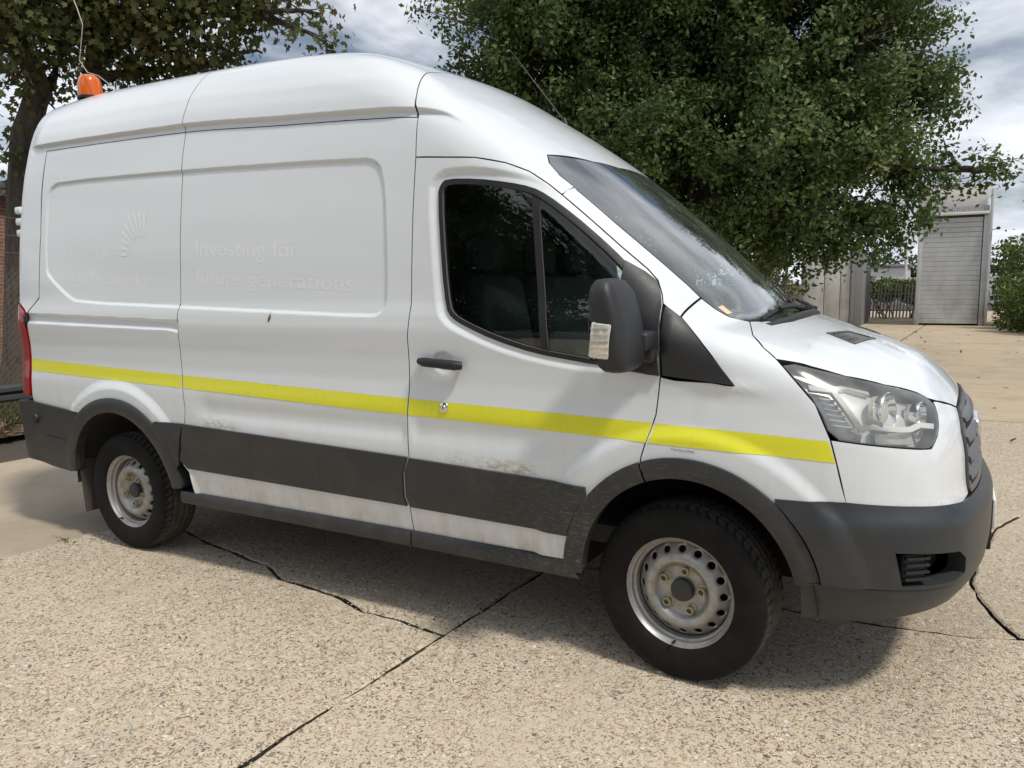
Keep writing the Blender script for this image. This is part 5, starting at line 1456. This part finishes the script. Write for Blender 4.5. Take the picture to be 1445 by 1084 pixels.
def bush(name, blobs, n, leaf, mat, label, cat, seed, group=None):
    g = np.random.default_rng(seed); Cs = []
    c0 = blobs[0]
    root = empty(name, (c0[0], c0[1], 0)); tag(root, label, cat, group)
    base = np.array([c0[0], c0[1], 0.])
    paths = []
    for x, y, z, rx, rz_ in blobs:
        m = int(n * rx * rx * rz_ / sum(q[3] ** 2 * q[4] for q in blobs)) + 20
        d = g.normal(size=(m, 3)); d /= np.linalg.norm(d, axis=1, keepdims=True)
        q = np.array([x, y, z]) + d * (g.random(m) ** .33)[:, None] * np.array([rx, rx, rz_]) * (1 + .2 * np.sin(d[:, :1] * 6 + x) * np.cos(d[:, 2:] * 5))
        Cs.append(q[q[:, 2] > .03])
        for k in range(5):
            t = np.array([x, y, z]) + g.normal(0, .5, 3) * np.array([rx, rx, rz_])
            paths.append((bez((x + g.normal(0, .2), y + g.normal(0, .2), -.02), t, 6, .12, g), np.linspace(.03, .006, 6)))
    Cc = np.concatenate(Cs); tone = np.clip(g.normal(.5, .2, len(Cc)), 0, 1)
    V, Fc = leaves(Cc, leaf, .1, .6, 'oak', seed)
    V[:, 2] = np.maximum(V[:, 2], .005)
    V2, F2 = tubes_arrays(paths, 5); emit('stems', V2 - base, F2, M['bark'], root)['kind'] = 'stuff'
    fast_mesh('foliage', V - base, Fc, mat, np.repeat(tone, len(V) // len(Cc)), root, smooth=False)['kind'] = 'stuff'
bush('hedge', [(2.95, 22.6, .75, .75, .85), (3.7, 21.3, .8, .8, .9), (2.9, 24.4, .8, .8, .95), (4.6, 20.2, .8, .9, .95), (4.2, 23.2, .9, 1.0, 1.1)], 16000, .12, M['hedge_leaf'], 'bright green ivy hedge at the foot of the clad building', 'hedge', 61)
bush('shrub', [(3.0, 26.8, 1.6, 1.0, 1.3), (3.9, 26.0, 1.9, 1.0, 1.3), (4.8, 25.0, 1.7, 1.2, 1.4), (3.3, 28.0, 2.2, .8, .9)], 6500, .15, M['hedge_leaf'], 'tall loose shrub with thin stems beyond the ivy hedge', 'shrub', 62)
bush('climber', [(-1.2, 31.2, 1.15, .9, .5), (-.2, 31.3, 1.1, .9, .5), (-2.3, 31.1, 1.4, .7, .7), (-2.9, 29.5, 1.6, .8, .9)], 7000, .13, M['hedge_leaf'], 'bramble climbing over the weathered palisade fence', 'climber', 63)
bush('scrub', [(-5.5, 21.5, .7, 1.0, .7), (-7.0, 20.6, .8, 1.0, .8), (-8.6, 19.5, .8, 1.1, .8), (-4.2, 22.6, 1.2, .8, 1.0)], 8000, .13, M['syc_leaf'], 'brownish scrub below the oak in front of the dark palisade', 'shrub', 64)
fb = empty('far_white_building', (-3.2, 62, 0)); tag(fb, 'low white building seen far beyond the palisade fence', 'building')
b = MB(); b.box((0, 0, 1.25), (3.2, 5, 2.5)); b.build('wall', M['cladwhite'], fb, smooth=False)
b = MB(); b.box((0, 0, 2.6), (3.5, 5.3, .22), .02); b.build('roof', simple_cache('container_side', (.22, .22, .215), .6), fb)
fw_ = empty('far_grey_wall', (-.5, 52, 0)); tag(fw_, 'grey boundary wall beyond the palisade fence', 'wall')
b = MB(); b.box((0, 0, .85), (9, .2, 1.7), .01); b.build('wall', M['clad'], fw_)
pole = empty('white_pole', (-1.35, 50, 0)); tag(pole, 'slim white pole standing beyond the palisade fence', 'pole')
b = MB(); b.tube([(0, 0, 0), (0, 0, 3.4)], [.09, .07], 10); b.build('shaft', M['cladwhite'], pole)
for k, (x, y, h, r) in enumerate(((-7.5, 66, 5.2, 3.0), (.8, 72, 5.0, 3.2), (4.5, 64, 5.5, 2.8), (-2.2, 84, 4.6, 3.4), (9, 60, 6.5, 3.4), (-14, 70, 7, 4))):
    g = np.random.default_rng(80 + k)
    bl = [(x + g.normal(0, r * .45), y + g.normal(0, r * .4), h * g.uniform(.35, .85), r * g.uniform(.35, .5)) for _ in range(12)]
    tree('distant_tree', [((x, y, -.02), .2), ((x, y, h * .4), .15), ((x, y, h * .8), .06)], [], bl, 1.2, 10, .35, .34, M['far_leaf'], M['bark'], 90 + k, ['round dark tree far beyond the container', 'dark tree far behind the white pole', 'tree rising far behind the clad building', 'pale distant tree behind the low white building', 'large distant tree past the ivy hedge', 'broad distant tree hidden mostly by the oak'][k], 'distant trees', maxcl=60)
# weeds in the joints
def weed(x, y, n, h, seed, label):
    g = np.random.default_rng(seed)
    Cc = np.stack([x + g.normal(0, .05, n), y + g.normal(0, .018, n), g.uniform(.0, h, n)], -1)
    V, Fc = leaves(Cc, .016, -.5, .8, 'oak', seed); V[:, 2] = np.maximum(V[:, 2], -.01)
    tag(fast_mesh('weed', V, Fc, M['hedge_leaf'], np.repeat(g.random(n), 4), smooth=False), label, 'weed', 'weeds in the concrete joints')
weed(-3.80, -1.08, 36, .014, 1, 'small green weed in the joint behind the rear wheel')
weed(-3.55, -.98, 10, .01, 2, 'tiny green sprig on the concrete near the rear wheel')
weed(-2.0, -1.63, 8, .01, 3, 'tiny green sprig on the open concrete in front of the van')
